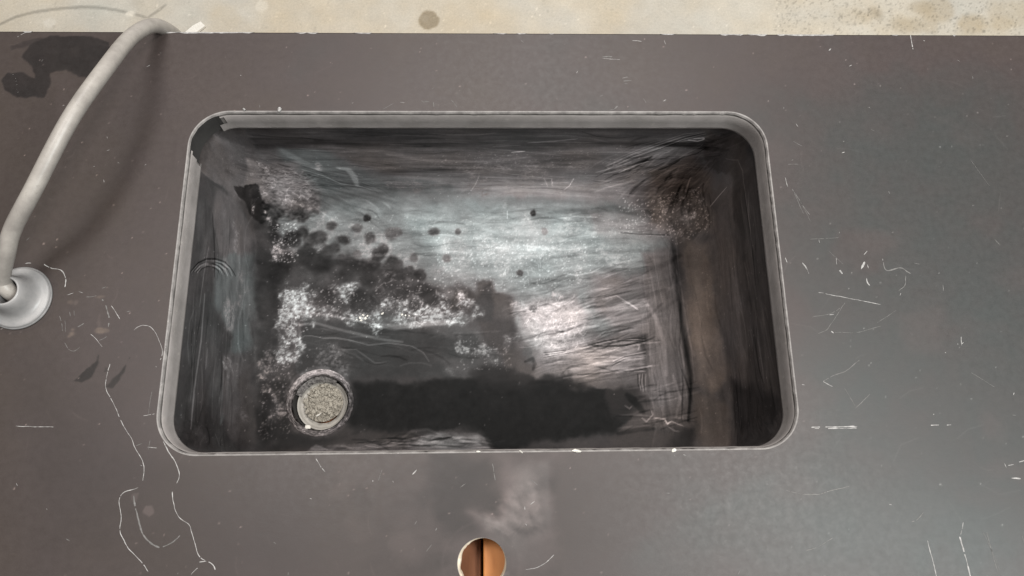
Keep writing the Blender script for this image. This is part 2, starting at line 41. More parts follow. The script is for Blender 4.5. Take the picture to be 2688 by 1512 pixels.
WORKTOP_MARKS=[["P",[[-627.6,279.7],[-407.9,280.7],[-370.1,81.9],[-438.8,-88.6],[-421.4,-293.0],[-514.9,-291.6]],99,0.8,60,20,0.85],["P",[[354.5,201.4],[623.2,227.5],[601.1,-308.2],[107.3,-300.8],[134.9,-203.3],[306.5,-174.6]],104,-0.9,70,25,0.95],["P",[[-454.4,-88.5],[-310.1,-190.7],[268.8,-193.4],[107.3,-300.8],[-421.4,-293.0]],93,0.25,50,15,0.85],["P",[[-504.2,273.9],[-484.8,279.9],[-438.3,281.0],[-418.2,272.5],[-414.9,259.0],[-430.9,227.2],[-445.3,227.2],[-461.1,237.1],[-477.5,232.0],[-474.1,218.9],[-478.7,202.5],[-508.5,202.5],[-522.6,210.6],[-528.0,225.3],[-523.4,231.9],[-507.9,233.6],[-498.3,227.0],[-492.3,225.4],[-494.0,232.0],[-499.2,241.9],[-511.8,253.6]],58,0.1,1.2,2.5,1],["P",[[-524.0,261.9],[-526.3,267.0],[-510.0,273.8],[-490.4,278.2],[-508.8,266.2]],82,0.2,1.5,1.5,1],["P",[[-474.4,230.4],[-460.8,235.4],[-439.1,223.9],[-446.1,192.9],[-459.3,176.8],[-468.4,209.1]],116,0.2,8,3,0.5],["P",[[-402.3,-112.0],[-393.3,-103.1],[-382.5,-92.6],[-381.4,-86.7],[-381.3,-96.6],[-384.9,-108.5],[-394.5,-113.0]],60,0.2,1,1.5,1],["P",[[-370.7,-118.4],[-359.5,-106.1],[-350.6,-89.6],[-354.1,-103.5],[-362.9,-119.8]],60,0.2,1,1.5,1],["P",[[-374.0,-103.3],[-373.4,-98.0],[-370.7,-99.4],[-370.8,-103.3]],80,0.2,1,1,1],["P",[[-428.0,11.6],[-410.0,16.5],[-399.8,0.8],[-416.7,-11.9],[-425.9,-3.4]],98,0.1,10,4,0.5],["P",[[13.5,-187.2],[73.6,-187.9],[68.7,-227.8],[71.4,-263.1],[52.6,-287.0],[23.8,-272.9],[2.0,-262.2],[-12.6,-242.7],[16.8,-241.4],[20.6,-227.2],[11.5,-214.5]],140,-0.35,18,18,0.85],["P",[[-14.4,-241.0],[-1.6,-240.2],[16.8,-244.9],[27.6,-255.6],[16.6,-262.4],[3.9,-260.5],[-8.9,-246.3]],195,-0.3,10,9,0.85],["P",[[24.5,-209.3],[45.2,-200.4],[57.6,-227.7],[49.6,-255.9],[27.6,-259.1],[22.3,-241.4]],165,-0.35,18,18,0.75],["T",[[-158.6,-207.1],[-20.2,-190.5],[73.6,-187.9],[70.4,-297.5],[-108.9,-297.6]],26,22,16,20,16],["T",[[-14.4,-239.2],[54.3,-209.6],[62.2,-263.0],[16.6,-265.9]],40,10,6,-35,10],["P",[[-48.2,-188.4],[9.7,-189.0],[15.0,-234.2],[-12.6,-241.0],[-3.4,-260.4],[-27.1,-263.5],[-41.8,-244.1],[-51.4,-219.1]],70,0.15,14,14,0.85],["P",[[-158.3,-212.5],[-93.6,-222.2],[-47.5,-229.9],[-37.5,-298.6],[-144.5,-297.0],[-168.1,-259.9]],100,0.3,24,14,0.7],["P",[[-84.8,-269.6],[-70.8,-254.2],[-50.6,-268.4],[-55.6,-288.9],[-75.4,-285.2]],118,0.2,12,10,0.6],["P",[[-150.4,-189.1],[-53.8,-190.1],[-47.8,-213.8],[-93.4,-229.3],[-131.0,-207.4]],112,0.3,16,12,0.6],["P",[[38.4,-269.6],[67.6,-266.6],[66.9,-294.1],[43.3,-299.8],[30.8,-290.1]],102,0,10,6,0.7],["P",[[16.3,-295.0],[27.2,-293.5],[30.6,-302.0],[16.3,-301.8]],165,0.1,3,5,0.7],["P",[[-318.1,-231.8],[-311.8,-231.9],[-309.2,-238.9],[-313.3,-242.7],[-319.2,-237.9]],142,0,1,1.5,0.8],["P",[[-331.9,-221.9],[-325.8,-220.2],[-327.6,-228.1],[-331.4,-226.3]],128,0,2,1.5,0.7],["P",[[386.2,45.7],[445.4,40.0],[429.2,2.2],[391.7,-8.2],[374.1,13.2]],106,0.5,14,8,0.4],["P",[[271.9,-226.9],[437.7,-224.4],[523.7,-263.7],[512.7,-317.8],[262.7,-314.0]],122,-1,60,15,0.6],["P",[[431.8,-47.7],[477.9,-45.4],[475.9,-86.2],[440.1,-90.9]],116,-0.3,14,8,0.5],["B",[-411.1,-64.3],2.8600000000000003,2.2,158,0.8,1,1.3],["B",[-410.4,-60.2],1.56,1.2000000000000002,158,0.8,1,1.3],["B",[-413.3,-67.0],1.56,1.2000000000000002,158,0.8,1,1.3],["B",[-381.6,-60.7],6.5,3.6,160,0.8,1,1.5],["B",[-389.0,-25.7],4.5,1.8,150,0.7,1,1.2],["B",[-417.2,-31.4],3,2,135,0.7,1,0.9],["B",[-411.5,-31.4],2,2.6,135,0.7,1,0.5],["P",[[-387.7,-49.5],[-385.8,-44.0],[-382.9,-56.3],[-386.1,-57.0]],128,0.2,1.5,1,0.7],["R",[0.2,-288.1],30,34,100,0.5],["R",[0.2,-288.1],35.5,38,124,0.35],["R",[0.2,-288.1],24,30,106,0.6],["R",[-468.31041845974465,-26.975588253903172],31,38,90,0.5]]
SCRATCHES=[[[[-450.5,10.2],[-445.9,6.0],[-437.5,3.8],[-432.3,4.5],[-425.9,-3.4],[-424.2,-10.4],[-425.2,-16.7]],1.3,0.9,0],[[[-469.1,10.3],[-465.9,11.0],[-462.2,10.4]],1.3,0.8,0],[[[-421.5,-24.1],[-415.3,-21.7]],0.8,0.6,0],[[[-410.2,-20.3],[-406.0,-21.7]],0.8,0.6,0],[[[-387.5,-16.9],[-383.1,-15.1]],0.7,0.5,0],[[[-350.7,-62.7],[-346.2,-56.9],[-338.5,-55.3],[-333.0,-57.4],[-326.9,-64.9],[-320.2,-78.4],[-317.8,-87.8],[-320.5,-93.2]],0.8,0.8,0],[[[-393.5,-64.4],[-387.8,-67.8],[-381.6,-75.3],[-375.6,-81.4]],0.7,0.6,0],[[[-376.6,-34.4],[-370.3,-42.0],[-363.9,-51.0]],0.8,0.8,0.3],[[[-417.1,-72.3],[-413.5,-79.1],[-409.0,-83.1],[-402.8,-81.2],[-399.6,-76.5]],0.6,0.5,0],[[[-426.4,-44.4],[-422.7,-52.0],[-419.7,-62.9]],0.8,0.5,0],[[[-416.4,-41.1],[-415.0,-46.6]],0.6,0.5,0],[[[-412.0,-39.7],[-410.9,-45.9]],0.6,0.5,0],[[[-419.6,-50.6],[-417.1,-62.9]],0.6,0.4,0],[[[-386.7,-27.4],[-382.0,-33.0],[-377.5,-42.7],[-374.7,-53.7],[-376.0,-59.1]],1.6,0.5,0],[[[-383.5,-71.2],[-378.5,-69.9],[-375.0,-66.6]],1.0,0.5,0],[[[-402.8,-25.9],[-396.2,-25.7],[-391.1,-24.3]],0.8,0.4,0],[[[-406.2,-57.5],[-400.2,-53.5]],1,0.5,0],[[[-324.4,-120.8],[-325.4,-133.7],[-325.2,-146.6]],0.6,0.4,0.4],[[[-330.2,-147.2],[-319.0,-145.4]],1,0.6,0],[[[-323.8,-98.2],[-323.0,-99.1]],1.2,0.8,0],[[[-368.8,-94.1],[-370.3,-102.0],[-371.0,-111.2],[-370.6,-119.0],[-365.8,-126.9],[-358.0,-137.9],[-352.8,-148.9]],0.9,0.75,0],[[[-352.2,-150.0],[-347.1,-158.4],[-338.5,-168.7],[-333.4,-179.7],[-325.9,-188.9],[-323.0,-198.0],[-323.4,-210.5]],0.9,0.8,0],[[[-325.6,-214.9],[-332.5,-217.5],[-339.6,-218.3],[-343.5,-222.7],[-343.5,-229.7],[-339.7,-238.5],[-338.6,-247.2],[-340.1,-254.1],[-334.0,-262.8],[-329.5,-270.5],[-321.7,-276.6],[-314.7,-283.4],[-307.5,-291.9]],1.0,0.9,0],[[[-308.8,-170.8],[-302.0,-181.9],[-293.5,-192.9],[-288.5,-205.5],[-291.4,-212.7]],1.1,0.95,0],[[[-294.4,-218.0],[-294.2,-223.3],[-292.4,-228.6],[-288.5,-239.2],[-284.4,-244.4],[-275.0,-248.9],[-271.3,-258.5],[-267.6,-268.8],[-263.0,-279.1],[-255.6,-282.6]],1.0,0.9,0.12],[[[-255.6,-282.6],[-249.1,-285.2],[-246.6,-291.1]],1.6,0.95,0],[[[-255.6,-282.6],[-262.6,-283.3]],1.4,0.8,0],[[[-255.5,-283.4],[-265.5,-289.2],[-270.2,-295.2]],0.7,0.7,0.3],[[[-330.2,-221.1],[-328.0,-231.6],[-322.7,-245.7],[-316.6,-259.6],[-308.7,-266.5],[-299.4,-270.1]],2.2,0.32,0],[[[-299.4,-270.1],[-289.2,-265.9],[-282.0,-258.3]],1.2,0.5,0.2],[[[-333.9,-176.1],[-327.8,-173.4]],0.6,0.5,0],[[[-322.7,-177.6],[-313.5,-178.1]],0.9,0.6,0],[[[-320.8,-170.7],[-321.5,-179.9]],0.7,0.5,0],[[[-327.1,-194.3],[-325.2,-194.9]],1,0.6,0],[[[-160.9,-188.9],[-156.4,-196.3],[-149.6,-203.9]],1.0,0.7,0],[[[-95.8,-201.0],[-99.1,-211.4]],0.7,0.45,0],[[[-66.8,-206.0],[-62.5,-201.3]],1.6,0.9,0],[[[-20.6,-218.6],[-15.4,-215.1]],0.7,0.4,0],[[[46.7,-235.5],[51.0,-232.6]],1,0.8,0],[[[41.3,-237.2],[41.3,-240.3]],1,0.8,0],[[[41.3,-251.4],[42.7,-254.9]],1,0.8,0],[[[39.8,-294.5],[49.7,-293.5],[56.1,-290.5],[62.5,-286.8],[66.3,-282.9],[69.1,-280.4]],0.9,0.6,0.2],[[[-52.2,-277.0],[-46.9,-270.2]],0.8,0.4,0],[[[-63.6,-252.6],[-61.5,-249.1]],1,0.4,0],[[[-43.8,-258.1],[-42.6,-255.5]],1,0.5,0],[[[10.6,-196.4],[13.3,-212.7]],1,0.35,0],[[[-105.0,-211.7],[-104.1,-212.2]],3,0.9,0],[[[-163.8,-227.2],[-161.9,-227.9]],1.2,0.8,0],[[[48.3,-212.3],[54.1,-217.7]],0.6,0.4,0],[[[351.3,-25.1],[383.4,-31.8],[417.9,-39.3]],0.9,0.9,0],[[[344.4,-119.3],[357.5,-113.1],[370.4,-109.0],[386.9,-96.7]],0.8,0.5,0],[[[344.5,-118.6],[354.7,-124.8]],1,0.7,0],[[[366.8,-126.1],[375.3,-144.3]],0.7,0.3,0],[[[375.0,-146.7],[391.7,-132.4]],0.9,0.3,0],[[[327.7,-165.1],[374.2,-164.8]],2.0,0.85,0.35],[[[446.6,-164.1],[490.5,-163.9]],1.2,0.8,0.5],[[[328.8,-166.2],[373.5,-166.2]],1.2,0.8,0.6],[[[426.9,-272.3],[428.9,-288.6],[430.7,-308.0]],1.1,0.8,0],[[[458.8,-269.4],[461.3,-286.9],[463.4,-308.5]],1.8,0.9,0],[[[465.4,-256.3],[462.6,-264.0],[460.2,-269.4]],1,0.6,0],[[[486.1,-265.4],[488.5,-289.5],[490.3,-304.6]],1,0.35,0],[[[520.4,-270.3],[521.7,-281.3]],0.9,0.5,0],[[[406.4,8.2],[401.1,-0.3]],2.6,1,0],[[[409.0,5.0],[409.5,1.0]],1.6,0.9,0],[[[405.9,-9.6],[406.0,-16.2],[408.6,-18.9]],1.8,0.9,0],[[[406.7,15.7],[411.3,20.6]],1,0.7,0],[[[377.5,0.3],[380.6,-5.5]],2.2,0.9,0],[[[338.7,8.0],[343.2,2.6],[344.7,-5.9]],1,0.8,0],[[[376.1,12.6],[376.1,5.1]],1,0.6,0],[[[425.7,13.0],[427.2,-2.6],[435.2,-1.0],[446.0,2.1],[449.0,-3.2],[455.0,-5.9]],1.4,0.42,0],[[[448.6,-5.9],[446.0,-19.1],[436.6,-24.8]],1,0.4,0],[[[442.2,-21.7],[438.4,-29.5]],1.2,0.6,0],[[[310.4,-229.2],[325.6,-229.9],[342.7,-225.6],[359.7,-222.1]],1.1,0.5,0],[[[307.6,-281.5],[322.0,-277.4],[336.9,-269.3]],0.9,0.4,0],[[[413.5,-256.7],[422.3,-253.5],[428.1,-246.9]],1.1,0.4,0],[[[495.7,-73.7],[494.7,-83.3]],1.2,0.85,0],[[[490.6,-81.2],[490.9,-82.3]],1.4,0.8,0],[[[345.6,-70.1],[356.1,-66.3],[380.3,-35.7]],0.7,0.35,0],[[[363.4,-68.4],[388.3,-69.1],[414.5,-61.7]],0.7,0.35,0],[[[340.3,-52.2],[363.5,-48.5],[374.4,-42.1]],0.7,0.4,0],[[[360.8,-49.8],[365.9,-49.3]],1.3,0.7,0],[[[360.5,-67.1],[363.3,-69.2]],2.6,0.8,0],[[[350.9,33.5],[382.2,35.3]],0.6,0.4,0],[[[360.7,33.5],[361.0,28.1]],1.2,0.7,0],[[[551.5,32.8],[555.6,27.3]],0.8,0.5,0],[[[498.9,-111.3],[521.0,-126.3]],0.5,0.3,0],[[[409.9,-59.1],[432.2,-45.1]],0.5,0.3,0],[[[516.5,-202.4],[517.6,-206.6]],1.2,0.8,0],[[[519.3,-204.3],[525.5,-203.5]],0.9,0.7,0],[[[531.2,-201.4],[536.6,-199.9]],1.4,0.9,0],[[[520.5,-216.3],[529.5,-217.3]],2,0.7,0.3],[[[475.5,-88.7],[477.0,-91.2]],1.6,0.6,0],[[[295.6,-225.0],[310.4,-229.2]],0.7,0.35,0],[[[459.5,6.1],[465.7,4.7]],1,0.4,0],[[[486.4,-18.0],[486.0,-24.6]],0.9,0.6,0],[[[323.2,-122.1],[326.8,-122.6]],1,0.8,0],[[[369.8,19.9],[383.3,5.1]],0.5,0.3,0],[[[482.6,-265.3],[491.2,-293.9],[491.9,-302.5]],0.6,0.3,0],[[[337.9,92.6],[343.6,81.5],[347.7,72.3],[354.8,60.4]],0.8,0.4,0],[[[339.5,90.8],[345.5,68.6],[348.1,61.3]],0.7,0.35,0],[[[339.1,8.0],[343.3,0.6],[345.3,-6.4]],1,0.7,0],[[[322.0,13.0],[323.4,7.4]],1.4,0.8,0],[[[336.9,121.2],[350.0,121.2]],0.6,0.35,0],[[[346.3,149.5],[356.1,142.8]],0.6,0.4,0],[[[343.1,139.9],[344.4,139.3]],2.4,0.9,0],[[[182.4,202.3],[185.6,196.4]],1.2,0.4,0],[[[147.8,187.4],[153.1,192.8]],1.4,0.5,0],[[[142.5,187.4],[149.7,188.4]],1,0.4,0],[[[351.5,170.9],[353.7,167.0]],0.7,0.6,0],[[[332.5,105.7],[333.8,94.5]],1,0.6,0],[[[-142.7,195.8],[-141.0,196.2]],1.2,0.7,0],[[[-89.6,197.1],[-84.3,196.7]],1,0.6,0],[[[-66.0,199.9],[-64.8,196.4],[-59.9,198.3],[-56.4,197.0]],0.8,0.5,0],[[[-108.5,188.1],[-96.5,195.9]],0.7,0.35,0],[[[-243.9,193.7],[-243.3,189.8]],1,0.5,0],[[[-52.9,197.6],[-52.1,191.1]],0.8,0.4,0],[[[-33.6,200.9],[-26.2,191.1]],0.9,0.5,0],[[[-520.9,278.0],[-517.2,282.0],[-511.1,284.9]],1.1,0.6,0],[[[-519.7,279.7],[-518.4,280.6]],2.4,0.5,0],[[[-458.0,192.0],[-455.3,192.9]],0.9,0.6,0],[[[-372.8,240.7],[-368.1,244.0]],0.8,0.6,0],[[[-269.4,230.6],[-267.2,230.0]],1.2,0.8,0],[[[-404.9,155.4],[-404.1,152.3]],1,0.7,0],[[[-401.6,104.3],[-400.9,100.8]],1,0.8,0],[[[-416.1,119.1],[-412.7,119.4]],1,0.6,0],[[[-360.7,120.6],[-358.8,121.9]],1.2,0.7,0],[[[-403.2,137.4],[-400.0,138.9]],1,0.5,0],[[[-389.5,124.2],[-387.4,123.1]],1,0.6,0],[[[-360.6,260.9],[-358.7,257.5]],0.8,0.5,0],[[[-517.7,230.6],[-517.2,230.1]],1.3,0.9,0],[[[-514.1,225.8],[-513.6,225.3]],1.3,0.9,0],[[[-512.9,222.4],[-512.4,221.9]],1.3,0.9,0],[[[-511.4,218.3],[-510.9,217.8]],1.3,0.9,0],[[[-510.2,212.6],[-509.7,212.1]],1.3,0.9,0],[[[-508.9,209.3],[-508.4,208.8]],1.3,0.9,0],[[[500.1,285.9],[500.2,266.2]],1.6,0.9,0],[[[138.5,253.4],[158.9,251.9]],0.9,0.6,0],[[[138.6,255.5],[150.0,255.5]],1.4,0.5,0],[[[159.9,227.8],[166.7,229.3]],1.2,0.6,0],[[[161.0,224.2],[170.1,224.8]],1.2,0.5,0],[[[161.8,221.2],[166.2,220.7]],1,0.5,0],[[[174.0,277.0],[185.4,276.0]],1,0.8,0],[[[210.8,277.7],[212.7,271.9]],0.9,0.7,0],[[[401.2,264.3],[404.0,267.4]],2.4,0.8,0],[[[513.2,279.5],[515.7,277.9]],1.4,0.8,0],[[[45.9,277.5],[49.5,273.3]],0.8,0.5,0],[[[-451.1,-155.9],[-414.9,-157.0]],0.8,0.6,0.2],[[[-441.6,-209.5],[-440.4,-212.1]],1.5,0.7,0],[[[541.9,127.5],[557.9,94.0]],0.5,0.35,0],[[[431.3,166.6],[439.6,161.6]],0.5,0.4,0],[[[344.7,80.3],[354.4,52.7]],0.5,0.4,0]]
EDGE_CHIPS=[[-516,-505,1.5],[-382,-257,1.6],[-212,-185,1.6],[-145,-124,1.3],[14,30,1.8],[41,53,1.5],[78,85,2.4],[207,225,1.4],[276,304,2],[309,332,2],[343,411,1.9],[477,486,1.6],[550,554,2],[-333,-324,2.2]]
FLOOR_MARKS=[["S",[[-1211,908],[-1182,925],[-1148,946],[-1109,959],[-1062,968],[-1031,972],[-993,975],[-952,974],[-903,966],[-863,956],[-833,946]],-38,5,4],["S",[[-827,947],[-807,964],[-789,983]],-34,4,4],["B",[-140,945],24,26,150,0.95,3,1.0],["B",[-151,947],12,12,172,0.5,3,0.6],["B",[-646,940],40,50,200,0.5,14,0.7],["B",[-606,923],30,30,200,0.4,14,0.7],["B",[988,974],14,14,170,0.6,14,0.9],["B",[961,958],20,14,178,0.5,14,0.9],["B",[1113,985],28,22,172,0.55,14,1],["B",[1154,982],45,35,178,0.6,14,1.1],["B",[1228,938],40,30,176,0.6,14,1.3],["B",[1310,939],30,24,182,0.5,14,1.2],["B",[1084,931],45,24,176,0.6,14,1],["B",[1049,937],25,22,178,0.5,14,1],["B",[925,960],40,20,196,0.5,14,0.6],["B",[1348,974],60,40,190,0.5,14,0.9],["B",[-859,987],12,8,176,0.5,14,0.3],["B",[997,963],7,9,150,0.7,14,0.8],["K",[[737,1006],[1382,1010],[1361,906],[726,903]],900,2,7,-26],["K",[[-1194,994],[1382,1010],[1361,906],[-1177,895]],900,2,6,-9],["K",[[-1194,994],[1382,1010],[1361,906],[-1177,895]],160,2,5,22],["B",[-1064,929],14,14,226,0.7,4,0],["B",[-873,956],12,8,240,0.9,3,0],["B",[-552,981],14,18,232,0.6,4,0]]
HOSE_PATH=[(-0.4675, -0.0285, -0.12), (-0.4685, -0.0268, 0.0), (-0.4733, -0.0149, 0.024), (-0.4575, 0.0059, 0.05), (-0.4467, 0.0242, 0.064), (-0.4212, 0.0544, 0.085), (-0.3892, 0.1234, 0.098), (-0.3702, 0.19, 0.083), (-0.3672, 0.2439, 0.052), (-0.3629, 0.2784, 0.022), (-0.3599, 0.2962, -0.012), (-0.3619, 0.30820000000000003, -0.062), (-0.3719, 0.31820000000000004, -0.2), (-0.40190000000000003, 0.34820000000000007, -0.88)]
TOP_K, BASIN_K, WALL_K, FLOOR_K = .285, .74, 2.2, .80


# ------------------------------------------------------------------ helpers
def tag(o, label=None, cat=None, group=None, kind=None):
    if label: o['label'] = label
    if cat: o['category'] = cat
    if group: o['group'] = group
    if kind: o['kind'] = kind
    return o
def empty(name, loc=(0, 0, 0)):
    o = bpy.data.objects.new(name, None); COL.objects.link(o); o.location = loc
    o.empty_display_size = .02
    return o
def link(name, me, mats, parent=None, smooth=True):
    for m in (mats if isinstance(mats, (list, tuple)) else [mats]): me.materials.append(m)
    if smooth: me.polygons.foreach_set('use_smooth', [True] * len(me.polygons))
    o = bpy.data.objects.new(name, me); COL.objects.link(o)
    if parent:
        o.parent = parent
        o.matrix_parent_inverse = Matrix.Translation(-Vector(parent.location))
    return o
def np_mesh(name, V, F, attr=None, midx=None):
    me = bpy.data.meshes.new(name)
    V = np.asarray(V, np.float32); F = np.asarray(F, np.int32)
    me.vertices.add(len(V)); me.vertices.foreach_set('co', V.ravel())
    me.loops.add(F.size); me.loops.foreach_set('vertex_index', F.ravel())
    me.polygons.add(len(F)); me.polygons.foreach_set('loop_start', np.arange(0, F.size, F.shape[1], dtype=np.int32))
    if midx is not None: me.polygons.foreach_set('material_index', midx.astype(np.int32))
    me.update(calc_edges=True); me.validate()
    if attr is not None:
        a = me.attributes.new('stain', 'FLOAT_COLOR', 'POINT')
        buf = np.ones((len(V), 4), np.float32); buf[:, :attr.shape[1]] = attr
        a.data.foreach_set('color', buf.ravel())
    return me
def vnoise(x, y, seed=0):
    xi = np.floor(x).astype(np.int64); yi = np.floor(y).astype(np.int64)
    fx = x - xi; fy = y - yi; fx = fx*fx*(3-2*fx); fy = fy*fy*(3-2*fy)
    def h(a, b):
        n = (a * 374761393 + b * 668265263 + seed * 1442695041) & 0xffffffff
        n = ((n ^ (n >> 13)) * 1274126177) & 0xffffffff
        return ((n ^ (n >> 16)) & 0xffff) / 65535.0
    return (h(xi, yi)*(1-fx)+h(xi+1, yi)*fx)*(1-fy) + (h(xi, yi+1)*(1-fx)+h(xi+1, yi+1)*fx)*fy
def fbm(x, y, seed=0, oct=4):
    s = 0; a = .5; t = 0
    for i in range(oct):
        s = s + a*vnoise(x*2**i, y*2**i, seed+i*17); t += a; a *= .5
    return s/t - .5
def sdf_rr(U, V, a, b, r):
    qx = np.abs(U)-(a-r); qy = np.abs(V)-(b-r)
    mx = np.maximum(qx, 0); my = np.maximum(qy, 0); l = np.hypot(mx, my)
    d = l+np.minimum(np.maximum(qx, qy), 0)-r
    inn = l < 1e-9
    nx = np.where(inn, (qx > qy)*1., mx/np.maximum(l, 1e-9))*np.sign(U)
    ny = np.where(inn, (qx <= qy)*1., my/np.maximum(l, 1e-9))*np.sign(V)
    return d, nx, ny
def sdf_poly(X, Y, P):
    P = np.asarray(P, float); n = len(P)
    d = np.full(X.shape, 1e9); ins = np.zeros(X.shape, bool)
    for i in range(n):
        ax, ay = P[i]; bx, by = P[(i+1) % n]
        ex, ey = bx-ax, by-ay; L = ex*ex+ey*ey+1e-9
        t = np.clip(((X-ax)*ex+(Y-ay)*ey)/L, 0, 1)
        d = np.minimum(d, (X-ax-t*ex)**2+(Y-ay-t*ey)**2)
        c = ((ay > Y) != (by > Y)) & (X < ex*(Y-ay)/(ey if abs(ey) > 1e-9 else 1e-9)+ax)
        ins ^= c
    d = np.sqrt(d)
    return np.where(ins, -d, d)
def sstep(a, b, x):
    t = np.clip((x-a)/(b-a), 0, 1); return t*t*(3-2*t)

class Canvas:
    """grey tone g (0-255) and tint painted at the grid vertices of one surface, units mm"""
    def __init__(s, gx, gy, g, tint=0):
        s.gx = gx*1000; s.gy = gy*1000
        s.G = np.full((len(gy), len(gx)), float(g)); s.T = np.full(s.G.shape, float(tint)); s.k = 0
    def win(s, P, m):
        P = np.asarray(P, float)
        i0, i1 = np.searchsorted(s.gx, [P[:, 0].min()-m, P[:, 0].max()+m])
        j0, j1 = np.searchsorted(s.gy, [P[:, 1].min()-m, P[:, 1].max()+m])
        if i1 <= i0 or j1 <= j0: return None
        X, Y = np.meshgrid(s.gx[i0:i1], s.gy[j0:j1]); return (slice(j0, j1), slice(i0, i1)), X, Y
    def lerp(s, sl, m, g, ti):
        s.G[sl] += (g-s.G[sl])*m; s.T[sl] += (ti-s.T[sl])*m
    def seg(s, pts, dg, wd, soft, taper=True):
        pts = np.asarray(pts, float); r = s.win(pts, wd+soft+2)
        if not r: return
        sl, X, Y = r; D = np.full(X.shape, 1e9); n = len(pts)-1
        for i in range(n):
            ax, ay = pts[i]; bx, by = pts[i+1]; ex, ey = bx-ax, by-ay; L = ex*ex+ey*ey+1e-9
            t = np.clip(((X-ax)*ex+(Y-ay)*ey)/L, 0, 1)
            u = (i+t)/n; ww = (wd*.5)*(np.sin(np.pi*np.clip(u*.94+.03, 0, 1))**.5 if taper else 1)
            D = np.minimum(D, np.hypot(X-ax-t*ex, Y-ay-t*ey)-ww)
        m = 1-sstep(-.3, max(soft, .7), D)
        s.G[sl] += dg*m
    def inside(s, P, n):
        P = np.asarray(P, float); lo = P.min(0); hi = P.max(0); out = []
        for _ in range(30):
            q = rng.uniform(lo, hi, (n, 2)); out.append(q[sdf_poly(q[:, 0], q[:, 1], P) < 0])
            if sum(map(len, out)) >= n: break
        return np.concatenate(out)[:n]
    def op(s, o):
        s.k += 1; c = o[0]
        if c == 'P':
            _, P, g, ti, fe, no, al = o
            r = s.win(P, fe+no*2+3)
            if not r: return
            sl, X, Y = r
            d = sdf_poly(X, Y, P)+no*2.2*fbm(X/(no*2.5+3), Y/(no*2.5+3), s.k*31, 5)
            d += 1.4*fbm(X/4.5, Y/4.5, s.k*3, 3)*min(no, 6)/3
            fe = fe*(.35+1.5*vnoise(X/22, Y/22, s.k*9))
            s.lerp(sl, al*(1-sstep(-fe*.7, fe*.7, d))*(1-.22*vnoise(X/13, Y/13, s.k*4)), g, ti)
        elif c == 'S': s.seg(o[1], o[2], o[3], o[4])
        elif c == 'W':
            _, P, ang, n, ln, wd, dg, sp = o
            for q in s.inside(P, n):
                a = math.radians(ang+rng.normal(0, sp)+14*(vnoise(q[0]/60, q[1]/60, 5)-.5)); L = ln*rng.uniform(.3, 1.1)/2; b = rng.normal(0, .12)
                dx, dy = math.cos(a)*L, math.sin(a)*L
                pts = [(q[0]-dx, q[1]-dy), (q[0]-dx*.4-dy*b, q[1]-dy*.4+dx*b), (q[0]+dx*.4-dy*b, q[1]+dy*.4+dx*b), (q[0]+dx, q[1]+dy)]
                s.seg(pts, rng.normal(0, 1)*dg, wd*rng.uniform(.5, 2.2), wd*rng.uniform(.6, 1.6))
        elif c == 'X':
            _, P, n, ln, wd, dg = o
            for q in s.inside(P, n):
                a = rng.uniform(0, math.pi); L = ln*rng.uniform(.3, 1.2)/2; b = rng.normal(0, .5)
                dx, dy = math.cos(a)*L, math.sin(a)*L
                s.seg([(q[0]-dx, q[1]-dy), (q[0]-dy*b, q[1]+dx*b), (q[0]+dx, q[1]+dy)], dg*rng.uniform(-.3, 1.2), wd, .6)
        elif c == 'K':
            _, P, n, s0, s1, dg = o
            for q in s.inside(P, n):
                z = s0+(s1-s0)*rng.random()**2.5; r = s.win([q], z+2.5)
                if not r: continue
                sl, X, Y = r; a = rng.uniform(0, 3.14); e = rng.uniform(.5, 1)
                U = (X-q[0])*math.cos(a)+(Y-q[1])*math.sin(a); W = (Y-q[1])*math.cos(a)-(X-q[0])*math.sin(a)
                s.G[sl] += dg*rng.uniform(.3, 1.3)*(1-sstep(z*.5, z*.5+1.0, np.hypot(U, W/e)))
        elif c == 'B':
            _, q, rx, ry, g, al, fe, ti = o
            r = s.win([q], max(rx, ry)+fe+3)
            if not r: return
            sl, X, Y = r; rr = max(rx, ry)
            d = (np.hypot((X-q[0])/rx, (Y-q[1])/ry)-1)*min(rx, ry)+rr*.65*fbm(X/rr/.9, Y/rr/.9, s.k*13, 4)
            s.lerp(sl, al*(1-sstep(-fe, fe, d))*(1-.25*vnoise(X/3, Y/3, s.k)), g, ti)
        elif c == 'R':
            _, q, r0, r1, g, al = o
            r = s.win([q], r1+3)
            if not r: return
            sl, X, Y = r; d = np.hypot(X-q[0], Y-q[1])
            n = .6+.8*fbm(X/12, Y/12, s.k*7, 3)
            s.lerp(sl, np.clip(al*n*sstep(r0-1, r0+1, d)*(1-sstep(r1-1, r1+1, d)), 0, 1), g, 0)
        elif c == 'C':
            _, P, g, ti, fe, th, sc = o
            r = s.win(P, fe*2+22)
            if not r: return
            sl, X, Y = r
            d = sdf_poly(X, Y, P)+26*fbm(X/20, Y/20, s.k*31, 5)
            wx = X+4*fbm(X/9, Y/9, s.k*2, 3); wy = Y+4*fbm(X/9, Y/9, s.k*2+1, 3)
            n = fbm(wx/sc, wy/sc, s.k*7, 4)+.5
            patch = sstep(.36+th, .62+th, n-.3*sstep(-fe*1.5, fe*1.5, d))
            ln = (1-np.abs(fbm(wx/4.2, wy/3.2, s.k*5, 3))*9).clip(0, 1)**1.3
            fine = fbm(wx/3.4, wy/2.6, s.k*3, 3)+.5
            m = patch*(.16+.42*ln+.55*sstep(.5, .9, patch)*sstep(.42, .66, fine))
            s.lerp(sl, m.clip(0, 1)*(1-sstep(0, fe*2, d)), g, ti)
        elif c == 'T':
            _, P, amp, lx, ly, ang, fe = o
            r = s.win(P, fe+2)
            if not r: return
